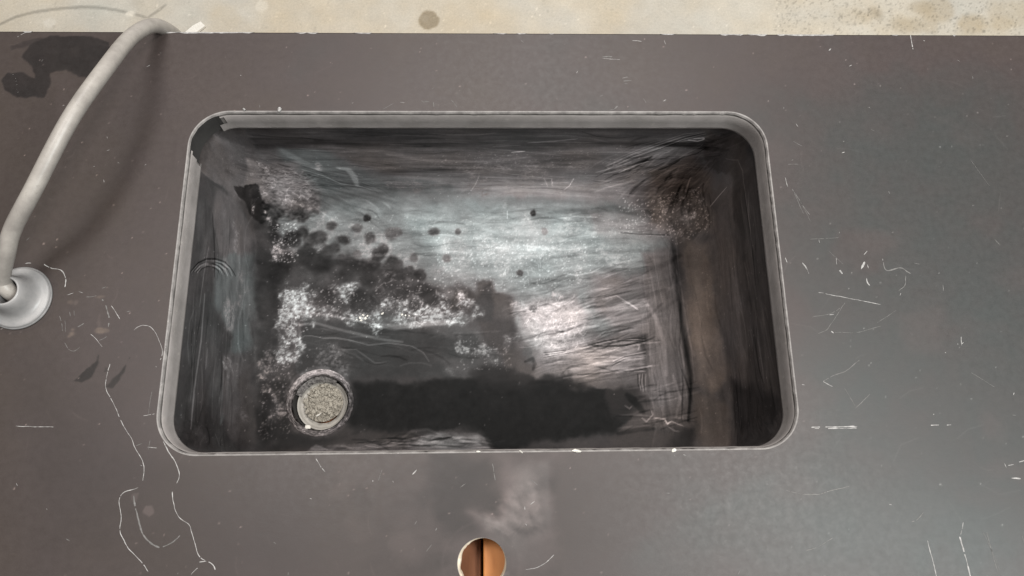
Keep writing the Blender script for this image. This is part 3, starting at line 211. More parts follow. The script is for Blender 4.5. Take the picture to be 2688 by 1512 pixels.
            sl, X, Y = r; m = 1-sstep(-fe*.5, fe*.5, sdf_poly(X, Y, P))
            a = math.radians(ang); U = X*math.cos(a)+Y*math.sin(a); W = Y*math.cos(a)-X*math.sin(a)
            U = U+10*fbm(X/40, Y/40, 3, 2); W = W+7*fbm(X/55, Y/55, 4, 2)
            s.G[sl] += amp*2*m*fbm(U/lx, W/ly, s.k*11, 4)
    def attr(s, K=1.0):
        G = np.clip(s.G, 16, 250); return np.stack([(G/255)**2.2*K, s.T*.5+.5], -1)

# ------------------------------------------------------------------ materials
class N:
    def __init__(s, name):
        s.m = bpy.data.materials.new(name); s.m.use_nodes = True; s.t = s.m.node_tree
        s.b = s.t.nodes['Principled BSDF']; s.c = s.t.nodes.new('ShaderNodeTexCoord')
    def n(s, k, **kw):
        x = s.t.nodes.new(k)
        for a, b in kw.items(): setattr(x, a, b)
        return x
    def l(s, a, b): s.t.links.new(a, b)
    def noise(s, sc, det=4, rough=.6, vec=None):
        x = s.n('ShaderNodeTexNoise'); x.inputs['Scale'].default_value = sc; x.inputs['Detail'].default_value = det
        x.inputs['Roughness'].default_value = rough; s.l(vec or s.c.outputs['Object'], x.inputs['Vector']); return x.outputs['Fac']
    def rng(s, v, a, b, c, d):
        x = s.n('ShaderNodeMapRange'); s.l(v, x.inputs[0])
        for i, q in enumerate((a, b, c, d)): x.inputs[i+1].default_value = q
        return x.outputs[0]
    def mul(s, a, b, op='MULTIPLY'):
        x = s.n('ShaderNodeMath', operation=op)
        for i, q in enumerate((a, b)):
            if isinstance(q, (int, float)): x.inputs[i].default_value = q
            else: s.l(q, x.inputs[i])
        return x.outputs[0]
    def mix(s, f, a, b):
        x = s.n('ShaderNodeMix', data_type='RGBA')
        if isinstance(f, (int, float)): x.inputs[0].default_value = f
        else: s.l(f, x.inputs[0])
        for i, q in ((6, a), (7, b)):
            if isinstance(q, tuple): x.inputs[i].default_value = (*q, 1)
            else: s.l(q, x.inputs[i])
        return x.outputs[2]
    def bump(s, h, st, dist):
        x = s.n('ShaderNodeBump'); x.inputs['Strength'].default_value = st; x.inputs['Distance'].default_value = dist
        s.l(h, x.inputs['Height']); s.l(x.outputs[0], s.b.inputs['Normal'])
    def set(s, **kw):
        for k, v in kw.items(): s.b.inputs[k.replace('_', ' ')].default_value = v
def stained(name, neutral, warm, cool, fine, r_dark, r_pale, spec=.5, bump=.12, fscale=900):
    m = N(name)
    at = m.n('ShaderNodeAttribute', attribute_name='stain'); sp = m.n('ShaderNodeSeparateColor'); m.l(at.outputs['Color'], sp.inputs[0])
    alb, tint = sp.outputs[0], sp.outputs[1]
    blotch = m.noise(9, 3, .5)
    tt = m.mul(tint, m.rng(blotch, .3, .7, -.10, .10), 'ADD')
    f1 = m.rng(tt, .5, 1.0, 0, 1); f2 = m.rng(tt, 0, .5, 1, 0)
    c = m.mix(f2, m.mix(f1, neutral, warm), cool)
    n1 = m.noise(fscale, 3, .7); n2 = m.noise(140, 5, .65)
    k = m.mul(m.rng(n1, .25, .75, 1-fine, 1+fine), m.rng(n2, .3, .7, 1-fine*.6, 1+fine*.6))
    v = m.mul(alb, k)
    cm = m.n('ShaderNodeVectorMath', operation='SCALE'); m.l(c, cm.inputs[0]); m.l(v, cm.inputs['Scale'])
    m.l(cm.outputs[0], m.b.inputs['Base Color'])
    m.l(m.mul(m.rng(alb, .01, .3, r_dark, r_pale), m.rng(n2, .3, .7, -.05, .05), 'ADD'), m.b.inputs['Roughness'])
    m.b.inputs['Specular IOR Level'].default_value = spec
    m.bump(m.mul(n1, n2, 'ADD'), bump, .0004)
    return m.m
NEU, WARM, COOL = (1.05, .945, .955), (1.20, .93, .79), (.90, 1.0, 1.015)
M_TOP = stained('black_phenolic_worktop', (1.20, .92, .88), (1.24, .93, .78), (.955, 1.015, .99), .09, .42, .52, .36)
M_BASIN = stained('stained_black_resin_basin', NEU, WARM, COOL, .18, .5, .85, .09, .25, 700)
M_FLOOR = stained('dusty_concrete', (1.0, .93, .81), (1.03, .85, .60), (.95, .98, .9), .10, .7, .85, .3, .3, 260)
def simple(name, c1, c2, sc, rough, spec=.5, bump=.1, bs=None, metallic=0, c3=None):
    m = N(name); n = m.noise(sc, 5, .65)
    c = m.mix(m.rng(n, .35, .65, 0, 1), c1, c2)
    if c3: c = m.mix(m.rng(m.noise(sc*5, 4, .7), .6, .75, 0, .8), c, c3)
    m.l(c, m.b.inputs['Base Color']); m.set(Roughness=rough, Metallic=metallic); m.b.inputs['Specular IOR Level'].default_value = spec
    m.bump(m.noise(bs or sc*6, 4, .7), bump, .0005); return m.m
M_EDGE = simple('worn_worktop_edge', (.17, .155, .15), (.28, .26, .25), 90, .6, .4, .4, 500, c3=(.45, .42, .40))
M_LIP = simple('dusty_cutout_edge', (.14, .128, .12), (.22, .20, .19), 30, .75, .3, .3, 400, c3=(.34, .32, .30))
M_STRIP = simple('dried_sealant', (.23, .21, .20), (.33, .30, .29), 24, .7, .4, .3, 350, c3=(.38, .35, .32))
M_HOSE = simple('grey_plastic_hose', (.27, .245, .225), (.37, .34, .31), 45, .42, .5, .12, 300, c3=(.24, .215, .19))
M_CUP = simple('glossy_grey_plastic', (.24, .235, .235), (.33, .315, .31), 35, .38, .5, .06, 200, c3=(.26, .25, .24))
M_PLASTER = simple('white_plaster', (.70, .66, .6), (.85, .82, .76), 300, .85, .3, .5)
M_RUBBLE = simple('grey_rubble', (.20, .178, .15), (.44, .405, .345), 420, .95, .2, .8, 900, c3=(.66, .62, .54))
M_PIPE = simple('grey_plastic_pipe', (.34, .32, .29), (.42, .395, .36), 60, .6, .4, .1)
M_DRAIN = simple('scaled_drain_ring', (.025, .022, .022), (.28, .26, .25), 330, .7, .4, .8, 600, c3=(.55, .52, .5))
M_SCR = simple('white_scratch', (.22, .21, .205), (.46, .44, .43), 260, .8, .3, .1)
M_SCRF = simple('faint_scratch', (.11, .105, .10), (.19, .18, .175), 260, .7, .3, .1)
M_CORE = simple('pale_core_edge', (.62, .52, .40), (.80, .72, .60), 200, .8, .3, .4)
def wood(name, a, b):
    m = N(name); mp = m.n('ShaderNodeMapping'); mp.inputs['Scale'].default_value = (30, 2, 30); m.l(m.c.outputs['Object'], mp.inputs[0])
    n = m.noise(3, 6, .6, mp.outputs[0]); m.l(m.mix(m.rng(n, .3, .7, 0, 1), a, b), m.b.inputs['Base Color'])
    m.set(Roughness=.55); m.bump(n, .2, .0008); return m.m
M_WOOD = wood('orange_varnished_plywood', (.50, .18, .045), (.62, .26, .075))
M_WOODD = wood('brown_varnished_plywood', (.26, .085, .025), (.36, .13, .04))
M_UNDER = simple('dark_resin_shell', (.03, .028, .027), (.05, .047, .045), 20, .6)

# ------------------------------------------------------------------ floor behind the bench
gx = np.concatenate([np.linspace(-4, -1.6, 24), np.arange(-1.59, 1.8, .004), np.linspace(1.82, 4, 22)])
gy = np.concatenate([np.linspace(-3, .5, 30), np.linspace(.52, .84, 12), np.arange(.85, 1.12, .004), np.linspace(1.14, 4, 40)])
cv = Canvas(gx, gy, 206, .25)
X, Y = np.meshgrid(cv.gx, cv.gy)
cv.G += 22*fbm(X/210, Y/210, 3, 5)+14*fbm(X/30, Y/30, 9, 5); cv.T += 1.1*fbm(X/160, Y/160, 21, 4)
for o in FLOOR_MARKS: cv.op(o)
X, Y = np.meshgrid(gx, gy); nx_, ny_ = len(gx), len(gy)
idx = np.arange(nx_*ny_).reshape(ny_, nx_)
F = np.stack([idx[:-1, :-1], idx[:-1, 1:], idx[1:, 1:], idx[1:, :-1]], -1).reshape(-1, 4)
fl = link('floor', np_mesh('floor', np.stack([X, Y, np.full(X.shape, -.9)], -1).reshape(-1, 3), F, cv.attr(FLOOR_K).reshape(-1, 2)), M_FLOOR)
tag(fl, kind='structure')

# ------------------------------------------------------------------ worktop
OW, OD, OR = .3175, .18625, .042           # cut-out half size and corner radius
HC, HR = (.0002, -.2881), .0232            # tap hole
GC, GR = (-.4683, -.0270), .0150           # hole under the hose flange
X0, X1, Y0, Y1, TH = -.95, .95, -.40, .2861, .030
gx = np.concatenate([np.linspace(X0, -.62, 40)[:-1], np.arange(-.62, .7, .0011), np.linspace(.7, X1, 30)[1:]])
gy = np.concatenate([np.linspace(Y0, -.335, 10)[:-1], np.arange(-.335, Y1-.0005, .0011), [Y1-.0012]])
cv = Canvas(gx, gy, 107, .12)
X, Y = np.meshgrid(cv.gx, cv.gy)
cv.G += 11*fbm(X/130, Y/130, 4, 4)+3.5*fbm(X/16, Y/16, 8, 4)+4*fbm(X/2.5, Y/2.5, 18, 2); cv.T += .9*fbm(X/90, Y/90, 14, 4)
for o in WORKTOP_MARKS: cv.op(o)
# loose specks, rubbed spots and hair scratches all over
for k in range(620):
    q = (rng.uniform(-560, 660), rng.uniform(-330, 284)); z = .35+.9*rng.random()**4
    r = cv.win([q], 3); sl, A, B_ = r
    cv.G[sl] += rng.choice([18, 30, 55, 90])*(1-sstep(z*.4, z*.4+.9, np.hypot(A-q[0], B_-q[1])))
for k in range(150):
    q = np.array((rng.uniform(-560, 660), rng.uniform(-330, 284))); a = rng.uniform(0, 3.14); L_ = rng.uniform(4, 42)*(1 if q[0] > 250 else .5)
    d = np.array((math.cos(a), math.sin(a)))*L_/2; e = np.array((-d[1], d[0]))*rng.normal(0, .2)
    cv.seg([q-d, q+e, q+d], rng.uniform(4, 14), .5, .9)
for k in range(26):
    q = (rng.uniform(200, 660), rng.uniform(-330, 284)); cv.op(['B', q, rng.uniform(8, 30), rng.uniform(6, 18), 112+rng.uniform(-5, 12), .35, 8, 0])
Xm, Ym = np.meshgrid(gx, gy)
d1, n1x, n1y = sdf_rr(Xm, Ym, OW, OD, OR)
def circ(c, r):
    D = np.hypot(Xm-c[0], Ym-c[1]); return D-r, (Xm-c[0])/np.maximum(D, 1e-6), (Ym-c[1])/np.maximum(D, 1e-6)
d2, n2x, n2y = circ(HC, HR); d3, n3x, n3y = circ(GC, GR)
PX, PY = Xm.copy(), Ym.copy()
for d, nx, ny in ((d1, n1x, n1y), (d2, n2x, n2y), (d3, n3x, n3y)):
    s_ = (d < 0); PX[s_] -= (d*nx)[s_]; PY[s_] -= (d*ny)[s_]
dm = np.minimum(np.minimum(d1, d2), d3)
idx = np.arange(Xm.size).reshape(Xm.shape)
o4 = np.stack([dm[:-1, :-1], dm[:-1, 1:], dm[1:, 1:], dm[1:, :-1]], -1).max(-1)
F = np.stack([idx[:-1, :-1], idx[:-1, 1:], idx[1:, 1:], idx[1:, :-1]], -1)[o4 > 0]
V = np.stack([PX, PY, np.zeros(PX.shape)], -1).reshape(-1, 3); A = cv.attr(TOP_K).reshape(-1, 2)
used = np.zeros(len(V), bool); used[F.ravel()] = True; rem = np.cumsum(used)-1
V, A, F = V[used], A[used], rem[F]
# scratch ribbons, lying on the surface (same mesh, own material slots)
VV, FF, MI = [V], [F], [np.zeros(len(F))]; base = len(V)
def ribbon(pts, wd, mi, dash):
    global base
    P = np.array(pts, float)/1000; seg = np.hypot(*np.diff(P, axis=0).T); T = np.concatenate([[0], np.cumsum(seg)])
    n = max(3, int(T[-1]/.0011)); t = np.linspace(0, T[-1], n)
    # smooth resample
    x = np.interp(t, T, P[:, 0]); y = np.interp(t, T, P[:, 1])
    k = min(9, n//4*2+1)
    if k >= 3 and len(P) > 2:
        xp = np.pad(x, k//2, mode='edge'); yp = np.pad(y, k//2, mode='edge'); x = np.convolve(xp, np.ones(k)/k, 'valid'); y = np.convolve(yp, np.ones(k)/k, 'valid')
    sd = rng.integers(1e6)
    x = x+.0008*fbm(t/.006, t*0, sd, 3); y = y+.0008*fbm(t/.006, t*0+9, sd, 3)
    tx = np.gradient(x); ty = np.gradient(y); l = np.hypot(tx, ty)+1e-12; nx, ny = -ty/l, tx/l
    ww = wd/2000*(.55+1.1*vnoise(t/.003, t*0, sd))*np.clip(np.minimum(t, T[-1]-t)/.0018+.25, 0, 1)
    v = np.zeros((n, 2, 3)); v[:, 0, 0] = x+nx*ww; v[:, 0, 1] = y+ny*ww; v[:, 1, 0] = x-nx*ww; v[:, 1, 1] = y-ny*ww; v[:, :, 2] = .00012
    keep = vnoise(t[:-1]/.004, t[:-1]*0+3, sd) > dash*.9
    keep |= (dash == 0)
    i = np.arange(n-1)[keep]; f = np.stack([i*2+1, i*2+3, i*2+2, i*2], -1)+base
    VV.append(v.reshape(-1, 3)); FF.append(f); MI.append(np.full(len(f), mi)); base += 2*n
for pts, wd, br, dash in SCRATCHES:
    if br > .55: ribbon(pts, wd*(.22+.32*br), 1, max(dash, .12))
    else: ribbon(pts, wd*(.62 if br > .4 else .5), 2, max(dash, .1))
for k in range(60):
    q = np.array((rng.uniform(-540, 640), rng.uniform(-320, 280)))
    if abs(q[0]) < 320 and abs(q[1]) < 190: continue
    a = rng.uniform(0, 3.14); d = np.array((math.cos(a), math.sin(a)))*rng.uniform(.5, 2.2)
    ribbon([q-d, q+d*.2, q+d], rng.uniform(.35, .8), 1 if k % 3 == 0 else 2, 0)
# edge strips: cut-out, back edge, outer edges and underside
def rr_loop(a, b, r, n=14):
    pts = []
    for cx, cy, a0 in ((a-r, b-r, 0), (-(a-r), b-r, 90), (-(a-r), -(b-r), 180), (a-r, -(b-r), 270)):
        for i in range(n+1):
            t = math.radians(a0+90*i/n); pts.append((cx+r*math.cos(t), cy+r*math.sin(t)))
    out = []
    for i in range(len(pts)):
        p, q = np.array(pts[i]), np.array(pts[(i+1) % len(pts)]); m = max(1, int(np.hypot(*(q-p))/.004))
        out += [tuple(p+(q-p)*j/m) for j in range(m)]
    return np.array(out)
def strip(loops, mi, closed=True):
    global base
    L = [np.asarray(l) for l in loops]; n = len(L[0])
    VV.append(np.concatenate(L)); m = n if closed else n-1; i = np.arange(m)
    for k in range(len(L)-1):
        f = np.stack([i+k*n, (i+1) % n+k*n, (i+1) % n+(k+1)*n, i+(k+1)*n], -1)+base
        FF.append(f); MI.append(np.full(m, mi[k] if isinstance(mi, list) else mi))
    base += n*len(L)
def lift(l, z): return np.column_stack([l, np.full(len(l), z)])
lo = rr_loop(OW, OD, OR); ch = .0024
nrm = np.array([sdf_rr(np.array([q[0]]), np.array([q[1]]), OW, OD, OR)[1:] for q in lo]).reshape(-1, 2)
jit = fbm(lo[:, 0]*180, lo[:, 1]*180, 77, 4)[:, None]
cw = ch*(1+.7*jit)
strip([lift(lo+nrm*.0001, 0), lift(lo-nrm*cw*.55, -.0004), lift(lo-nrm*cw, -.0022), lift(lo-nrm*ch, -TH)], [3, 3, 4])
bare = (lo[:, 0] < -.288) & (lo[:, 1] > .138); MI[-1][bare] = 7
strip([lift(lo-nrm*ch, -TH), lift(lo+nrm*.022, -TH)], 4)
th = np.linspace(0, 2*np.pi, 97)[:-1]
def ring(c, r, z): return np.column_stack([c[0]+r*np.cos(th), c[1]+r*np.sin(th), np.full(len(th), z)])
chip = np.clip(-np.cos(th+.25), 0, 1)**1.3*(.0024+.0022*fbm(th*5, th*0, 5, 4))+np.clip(np.cos(th+.5), 0, 1)**2*.0012+.0004
strip([ring(HC, HR+.0001, 0), ring(HC, HR-.0004, -.0007), ring(HC, HR-chip*.8, -.004), ring(HC, HR-chip, -.007), ring(HC, HR-chip*.9, -TH)], [3, 5, 5, 5])
strip([ring(GC, GR+.0001, 0), ring(GC, GR, -TH)], 5)
bx = np.linspace(X0, X1, 1200); e_ = .0012; cj = np.zeros(len(bx))
strip([np.column_stack([bx, bx*0+Y1-e_-.0002, bx*0]), np.column_stack([bx, bx*0+Y1-.0003, bx*0-.0004]), np.column_stack([bx, bx*0+Y1, bx*0-.0014]), np.column_stack([bx, bx*0+Y1, bx*0-TH])], [6, 6, 6], False)
for a_, b_, w_ in EDGE_CHIPS:
    n_ = max(5, int((b_-a_)/3)); tx_ = np.linspace(a_, b_, n_)/1000; ww_ = w_/1000*(.35+1.0*vnoise(tx_/.006, tx_*0, a_+5000))*np.clip(np.minimum(tx_-tx_[0], tx_[-1]-tx_)/.003+.2, 0, 1)
    strip([np.column_stack([tx_, tx_*0+Y1+.0003, tx_*0-.0012]), np.column_stack([tx_, tx_*0+Y1-.0002, tx_*0+.0002]), np.column_stack([tx_, Y1-ww_, tx_*0+.00014])], 1, False)
E0 = [(X0, Y0), (X1, Y0), (X1, Y1-e_), (X0, Y1-e_)]
strip([[(X0, Y1-e_, 0), (X0, Y0, 0), (X1, Y0, 0), (X1, Y1-e_, 0)], [(X0, Y1-e_, -TH), (X0, Y0, -TH), (X1, Y0, -TH), (X1, Y1-e_, -TH)]], 6, False)
V = np.concatenate(VV); F = np.concatenate(FF); MI = np.concatenate(MI)
A2 = np.zeros((len(V), 2)); A2[:, 0] = .15*TOP_K; A2[:, 1] = .55; A2[:len(A)] = A
top = empty('lab_worktop', (0, 0, 0))
tag(top, 'scratched dark grey laboratory worktop with a rectangular sink cut-out and a round tap hole', 'worktop')
slab = link('slab', np_mesh('slab', V, F, A2, MI), [M_TOP, M_SCR, M_SCRF, M_EDGE, M_LIP, M_CORE, M_TOP, M_UNDER], top)
slab.data.polygons.foreach_set('use_smooth', (MI < 3))

# ------------------------------------------------------------------ basin
A0, B0, R0, RC, ZF = .2815, .1505, .012, .035, -.238
DC, DR = (-.2113, -.1009), .0432
h = .0012; smax = math.pi/2*RC+.172
gx = np.arange(-(A0+smax), A0+smax, h); gy = np.arange(-(B0+smax), B0+smax, h)
cv = Canvas(gx, gy, 62, .1)
X, Y = np.meshgrid(cv.gx, cv.gy)
for o in BASIN_MARKS: cv.op(o)
cv.G *= 1+.16*fbm(X/30, Y/30, 41, 5); cv.G += 7*fbm(X/5, Y/5, 43, 3); cv.T += .5*fbm(X/70, Y/70, 47, 3)
# lime ring round the drain
dd = np.hypot(X-DC[0]*1000, Y-DC[1]*1000); an = np.arctan2(Y-DC[1]*1000, X-DC[0]*1000)
cv.G += (46*np.clip(np.cos(an-2.0), 0, 1)+14)*(.6+1.6*fbm(X/4, Y/4, 51, 4))*(1-sstep(44, 50, dd))
U, W = np.meshgrid(gx, gy)
s_, nx, ny = sdf_rr(U, W, A0, B0, R0); s_ = np.maximum(s_, 0)
q_ = math.pi/2*RC; c_ = np.minimum(s_, q_)/RC; ww = np.maximum(s_-q_, 0)
o_ = RC*np.sin(c_)+ww*.035; Z = ZF+RC*(1-np.cos(c_))+ww
bx_, by_ = U+(o_-s_)*nx, W+(o_-s_)*ny
Z += -.002*np.exp(-((U-DC[0])**2+(W-DC[1])**2)/.055**2)*(1-sstep(0, .03, s_))
# crusts stand a little proud
Z = Z+np.where(s_ < .02, .0006*np.clip((cv.G-120)/100, 0, 1)*vnoise(X/1.6, Y/1.6, 66), 0)
wave = .0006*fbm(X/40, Y/40, 61, 3); bx_ -= wave*nx; by_ -= wave*ny
keep = (s_ < smax) & (np.hypot(U-DC[0], W-DC[1]) > DR-.004)
idx = np.arange(U.size).reshape(U.shape)
k4 = keep[:-1, :-1] & keep[:-1, 1:] & keep[1:, 1:] & keep[1:, :-1]
F = np.stack([idx[:-1, :-1], idx[:-1, 1:], idx[1:, 1:], idx[1:, :-1]], -1)[k4]
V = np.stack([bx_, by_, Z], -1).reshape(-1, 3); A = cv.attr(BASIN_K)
A[..., 0] *= 1+(WALL_K-1)*sstep(.02, .07, s_)   # wall colour painted paler to make up for the weaker light there
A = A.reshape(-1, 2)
used = np.zeros(len(V), bool); used[F.ravel()] = True; rem = np.cumsum(used)-1
sink = empty('lab_sink', (0, 0, ZF))
tag(sink, 'black laboratory sink with chalky white residue, its drain hole clogged with rubble', 'sink')
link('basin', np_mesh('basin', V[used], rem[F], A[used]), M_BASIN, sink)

def lathe(prof, c, n=96, wob=None):
    me_v, t = [], np.linspace(0, 2*np.pi, n+1)[:-1]
    for k, (r, z) in enumerate(prof):
        rr = r+(wob(t, k) if wob else 0)
        me_v.append(np.column_stack([c[0]+rr*np.cos(t), c[1]+rr*np.sin(t), np.full(n, z)]))
    i = np.arange(n); F = [np.stack([i+k*n, (i+1) % n+k*n, (i+1) % n+(k+1)*n, i+(k+1)*n], -1) for k in range(len(prof)-1)]
    return np.concatenate(me_v), np.concatenate(F)
zf = ZF-.002
rk = np.linspace(0, 1, 22); rr_ = .0438-.0086*rk
zz_ = zf+np.interp(rk, [0, .05, .25, .5, .7, .88, 1], [.0001, .0014, .0019, .0012, .0017, .0004, -.002])
v, f = lathe(list(zip(rr_, zz_)), DC, 420, lambda t, k: .0006*fbm(np.cos(t)*9+20, np.sin(t)*9+20, 5, 4))
an = np.arctan2(v[:, 1]-DC[1], v[:, 0]-DC[0]); rd = np.hypot(v[:, 0]-DC[0], v[:, 1]-DC[1])*1000
g_ = 66+150*fbm(an*9+40, rd/.8, 5, 4)+170*np.maximum(fbm(v[:, 0]*420, v[:, 1]*420, 15, 4), 0)+95*np.clip(np.cos(an-1.75), 0, 1)**1.2+34*np.clip(np.cos(an+1.7), 0, 1)
g_ -= 45*(1-sstep(36.2, 38, rd))
v[:, 2] += .0007*fbm(v[:, 0]*500, v[:, 1]*500, 3, 3)
G_ = np.clip(g_, 20, 235); link('drain_ring', np_mesh('drain_ring', v, f, np.column_stack([(G_/255)**2.2*.8, G_*0+.55])), M_BASIN, sink)
v, f = lathe([(.0356, zf-.0015), (.0352, zf-.018), (.0300, zf-.0205)], DC, 120)
link('drain_recess', np_mesh('drain_recess', v, f), M_UNDER, sink)
v, f = lathe([(.0335, zf-.024), (.0332, zf-.0135), (.0325, zf-.0128), (.0312, zf-.0135), (.0298, zf-.0185), (.0280, zf-.0195), (.0235, zf-.0205), (.0230, zf-.06)], (DC[0]+.0008, DC[1]-.0008), 96)
link('drain_pipe', np_mesh('drain_pipe', v, f), M_PIPE, sink)
# chipped cement skin in the upper part of the recess
v, f = lathe([(.0352, zf-.006), (.031, zf-.0095), (.0285, zf-.014)], (DC[0], DC[1]), 96, lambda t, k: .0014*fbm(t*4, t*0, 8+k, 4))
tt = np.linspace(0, 2*np.pi, 97)[:-1]; kf = ((tt > .95) & (tt < 2.75))
kk = np.concatenate([kf, kf]); link('cement_crust', np_mesh('cement_crust', v, f[kk]), M_DRAIN, sink)
# dusty sealant band just inside the cut-out, missing in the back left corner
lo2 = rr_loop(OW-ch, OD-ch, OR-ch); nr2 = np.array([sdf_rr(np.array([q[0]]), np.array([q[1]]), OW-ch, OD-ch, OR-ch)[1:] for q in lo2]).reshape(-1, 2)
n2 = len(lo2); gap = (lo2[:, 0] < -.2905) & (lo2[:, 1] > .140) & (lo2[:, 1] < .1815)
wv = fbm(lo2[:, 0]*60, lo2[:, 1]*60, 91, 4)[:, None]
L_ = [lift(lo2-nr2*.0003, -.0045), lift(lo2-nr2*(.0014+.0008*wv), -.0060), lift(lo2-nr2*(.0016+.001*wv), -.0190), lift(lo2-nr2*.0026, -.0280), lift(lo2-nr2*(.0030+.0006*wv), -.0305), lift(lo2+nr2*.001, -.0320)]
L_[3][:, 2] += .003*wv[:, 0]; L_[0][:, 2] += .002*wv[:, 0]
i = np.arange(n2); j = (i+1) % n2
def kept(k):
    gk = (lo2[:, 0] < -.2905+.0035*math.sin(k*2.1)-.0008*k) & (lo2[:, 1] > .140+.003*math.cos(k*1.7)-.001*k) & (lo2[:, 1] < .1815+.0004*k)
    return ~gk[i] & ~gk[j]
F = np.concatenate([np.stack([i+k*n2, j+k*n2, j+(k+1)*n2, i+(k+1)*n2], -1)[kept(k)] for k in range(5)])
me = np_mesh('sealant_band', np.concatenate(L_), F)
link('sealant_band', me, M_STRIP, sink)
# underside shell of the sink
bm = bmesh.new()
def box(bm, x0, x1, y0, y1, z0, z1):
    vs = [bm.verts.new(p) for p in ((x0, y0, z0), (x1, y0, z0), (x1, y1, z0), (x0, y1, z0), (x0, y0, z1), (x1, y0, z1), (x1, y1, z1), (x0, y1, z1))]
    for q in ((0, 3, 2, 1), (4, 5, 6, 7), (0, 1, 5, 4), (1, 2, 6, 5), (2, 3, 7, 6), (3, 0, 4, 7)): bm.faces.new([vs[i] for i in q])
def bmesh_obj(name, bm, mat, parent=None, smooth=False):
    me = bpy.data.meshes.new(name); bm.normal_update(); bm.to_mesh(me); bm.free(); return link(name, me, mat, parent, smooth)
outer = [rr_loop(A0+.042, B0+.042, .05), rr_loop(A0+.05, B0+.05, .055)]
v = np.concatenate([lift(outer[0], ZF-.012), lift(outer[1], -.0325)]); n_ = len(outer[0]); n1_ = len(outer[1])
if n_ != n1_:
    t0 = np.linspace(0, 1, 300, endpoint=False); rs = []
    for o2 in outer:
        tt2 = np.linspace(0, 1, len(o2)+1); oc = np.vstack([o2, o2[:1]]); rs.append(np.column_stack([np.interp(t0, tt2, oc[:, 0]), np.interp(t0, tt2, oc[:, 1])]))
    v = np.concatenate([lift(rs[0], ZF-.012), lift(rs[1], -.0325)]); n_ = 300
i = np.arange(n_); f = np.stack([i, (i+1) % n_, (i+1) % n_+n_, i+n_], -1)
link('outer_shell', np_mesh('outer_shell', v, f), M_UNDER, sink)

# ------------------------------------------------------------------ rubble and crumbs
def chunk(bm, c, r, seed, flat=.7, ang=0, ax=(1, 1)):
    R_ = random.Random(seed); m = Matrix.Translation(c) @ Matrix.Rotation(R_.uniform(0, 6.28) if not ang else ang, 4, 'Z') @ Matrix.Rotation(R_.uniform(-.5, .5), 4, 'X')
    res = bmesh.ops.create_icosphere(bm, subdivisions=2 if r > .0016 else 1, radius=1)
    k = [R_.uniform(.75, 1.25) for _ in range(3)]
    for v in res['verts']:
        d = v.co.copy(); a = 1
        for t in range(5):
            n = Vector((R_.random()-.5, R_.random()-.5, R_.random()-.5)) if 0 else Vector((math.sin(seed*1.7+t*2.1), math.cos(seed*2.3+t*1.3), math.sin(seed*.9+t*3.7))).normalized()
            q = d.dot(n)
            if q > .55: d -= n*(q-.55)
        v.co = m @ Vector((d.x*r*k[0]*ax[0], d.y*r*k[1]*ax[1], d.z*r*flat*k[2]))
PC = (DC[0]+.0006, DC[1]+.0012)
bm = bmesh.new()
# lumpy bed
nr, na = 26, 90; rows = []
for a in range(nr+1):
    r = .0262*a/nr; row = []
    for b in range(na):
        t = 2*math.pi*b/na; cut = 1-.16*max(0, math.cos(t-math.pi))**3-.10*max(0, math.cos(t+1.2))**2
        x, y = r*cut*math.cos(t), r*cut*math.sin(t)
        z = zf-.0150+.0055*float(fbm(np.array([x*240+9]), np.array([y*240+9]), 12, 5)[0])-.004*(a/nr)**4
        row.append(bm.verts.new((PC[0]+x, PC[1]+y, z)))
    rows.append(row)
for a in range(nr):
    for b in range(na): bm.faces.new((rows[a][b], rows[a+1][b], rows[a+1][(b+1) % na], rows[a][(b+1) % na]))
for k in range(34):
    r = .0225*math.sqrt(random.random()); t = random.choice((-.2, .5, -1.3, 2.4))+random.uniform(-.9, .9)
    chunk(bm, (PC[0]+r*math.cos(t), PC[1]+r*math.sin(t), zf-.0136), random.uniform(.0018, .0032), k+701, .6)
for k in range(330):
    r = .0245*math.sqrt(random.random()); t = random.uniform(0, 6.28)
    chunk(bm, (PC[0]+r*math.cos(t), PC[1]+r*math.sin(t), zf-.0142+random.uniform(-.001, .0012)), random.choice((.0006, .0008, .0011, .0015, .0021, .0028)), k+1)
rub = bmesh_obj('rubble', bm, M_RUBBLE, None, False)
tag(rub, 'pile of pale grey cement rubble and sand filling the drain pipe of the sink', 'rubble', kind='stuff')

def crumb(name, loc, r, label, seed, cat='crumb', group=None, ax=(1, 1), flat=.6, mat=M_PLASTER, ang=0.01):
    bm = bmesh.new(); chunk(bm, (0, 0, 0), r, seed, flat, ang, ax); o = bmesh_obj(name, bm, mat); o.location = loc
    tag(o, label, cat, group); return o
crumb('pebble', (DC[0]+.0058, DC[1]-.0110, zf-.0120), .0024, 'pale wedge-shaped stone on the near right side of the drain rubble', 5, 'stone', ax=(1.1, .8), mat=M_RUBBLE)
crumb('pebble', (DC[0]-.0030, DC[1]-.0140, zf-.0125), .0030, 'long pale stone splinter at the near edge of the drain rubble', 8, 'stone', ax=(1.3, .5), mat=M_PLASTER, ang=.5)
crumb('pebble', (DC[0]-.0125, DC[1]+.0062, zf-.0120), .0022, 'small cream stone at the left side of the drain rubble', 12, 'stone', mat=M_RUBBLE)
crumb('pebble', (DC[0]+.0140, DC[1]-.0052, zf-.0122), .0022, 'pinkish stone at the right side of the drain rubble', 15, 'stone', mat=M_RUBBLE)
bm = bmesh.new(); box(bm, -.0034, .0034, -.0022, .0022, -.001, .0016); bmesh.ops.bevel(bm, geom=bm.edges[:], offset=.0006, segments=2, affect='EDGES')
for v in bm.verts: v.co.x += .0004*math.sin(v.co.y*2000)
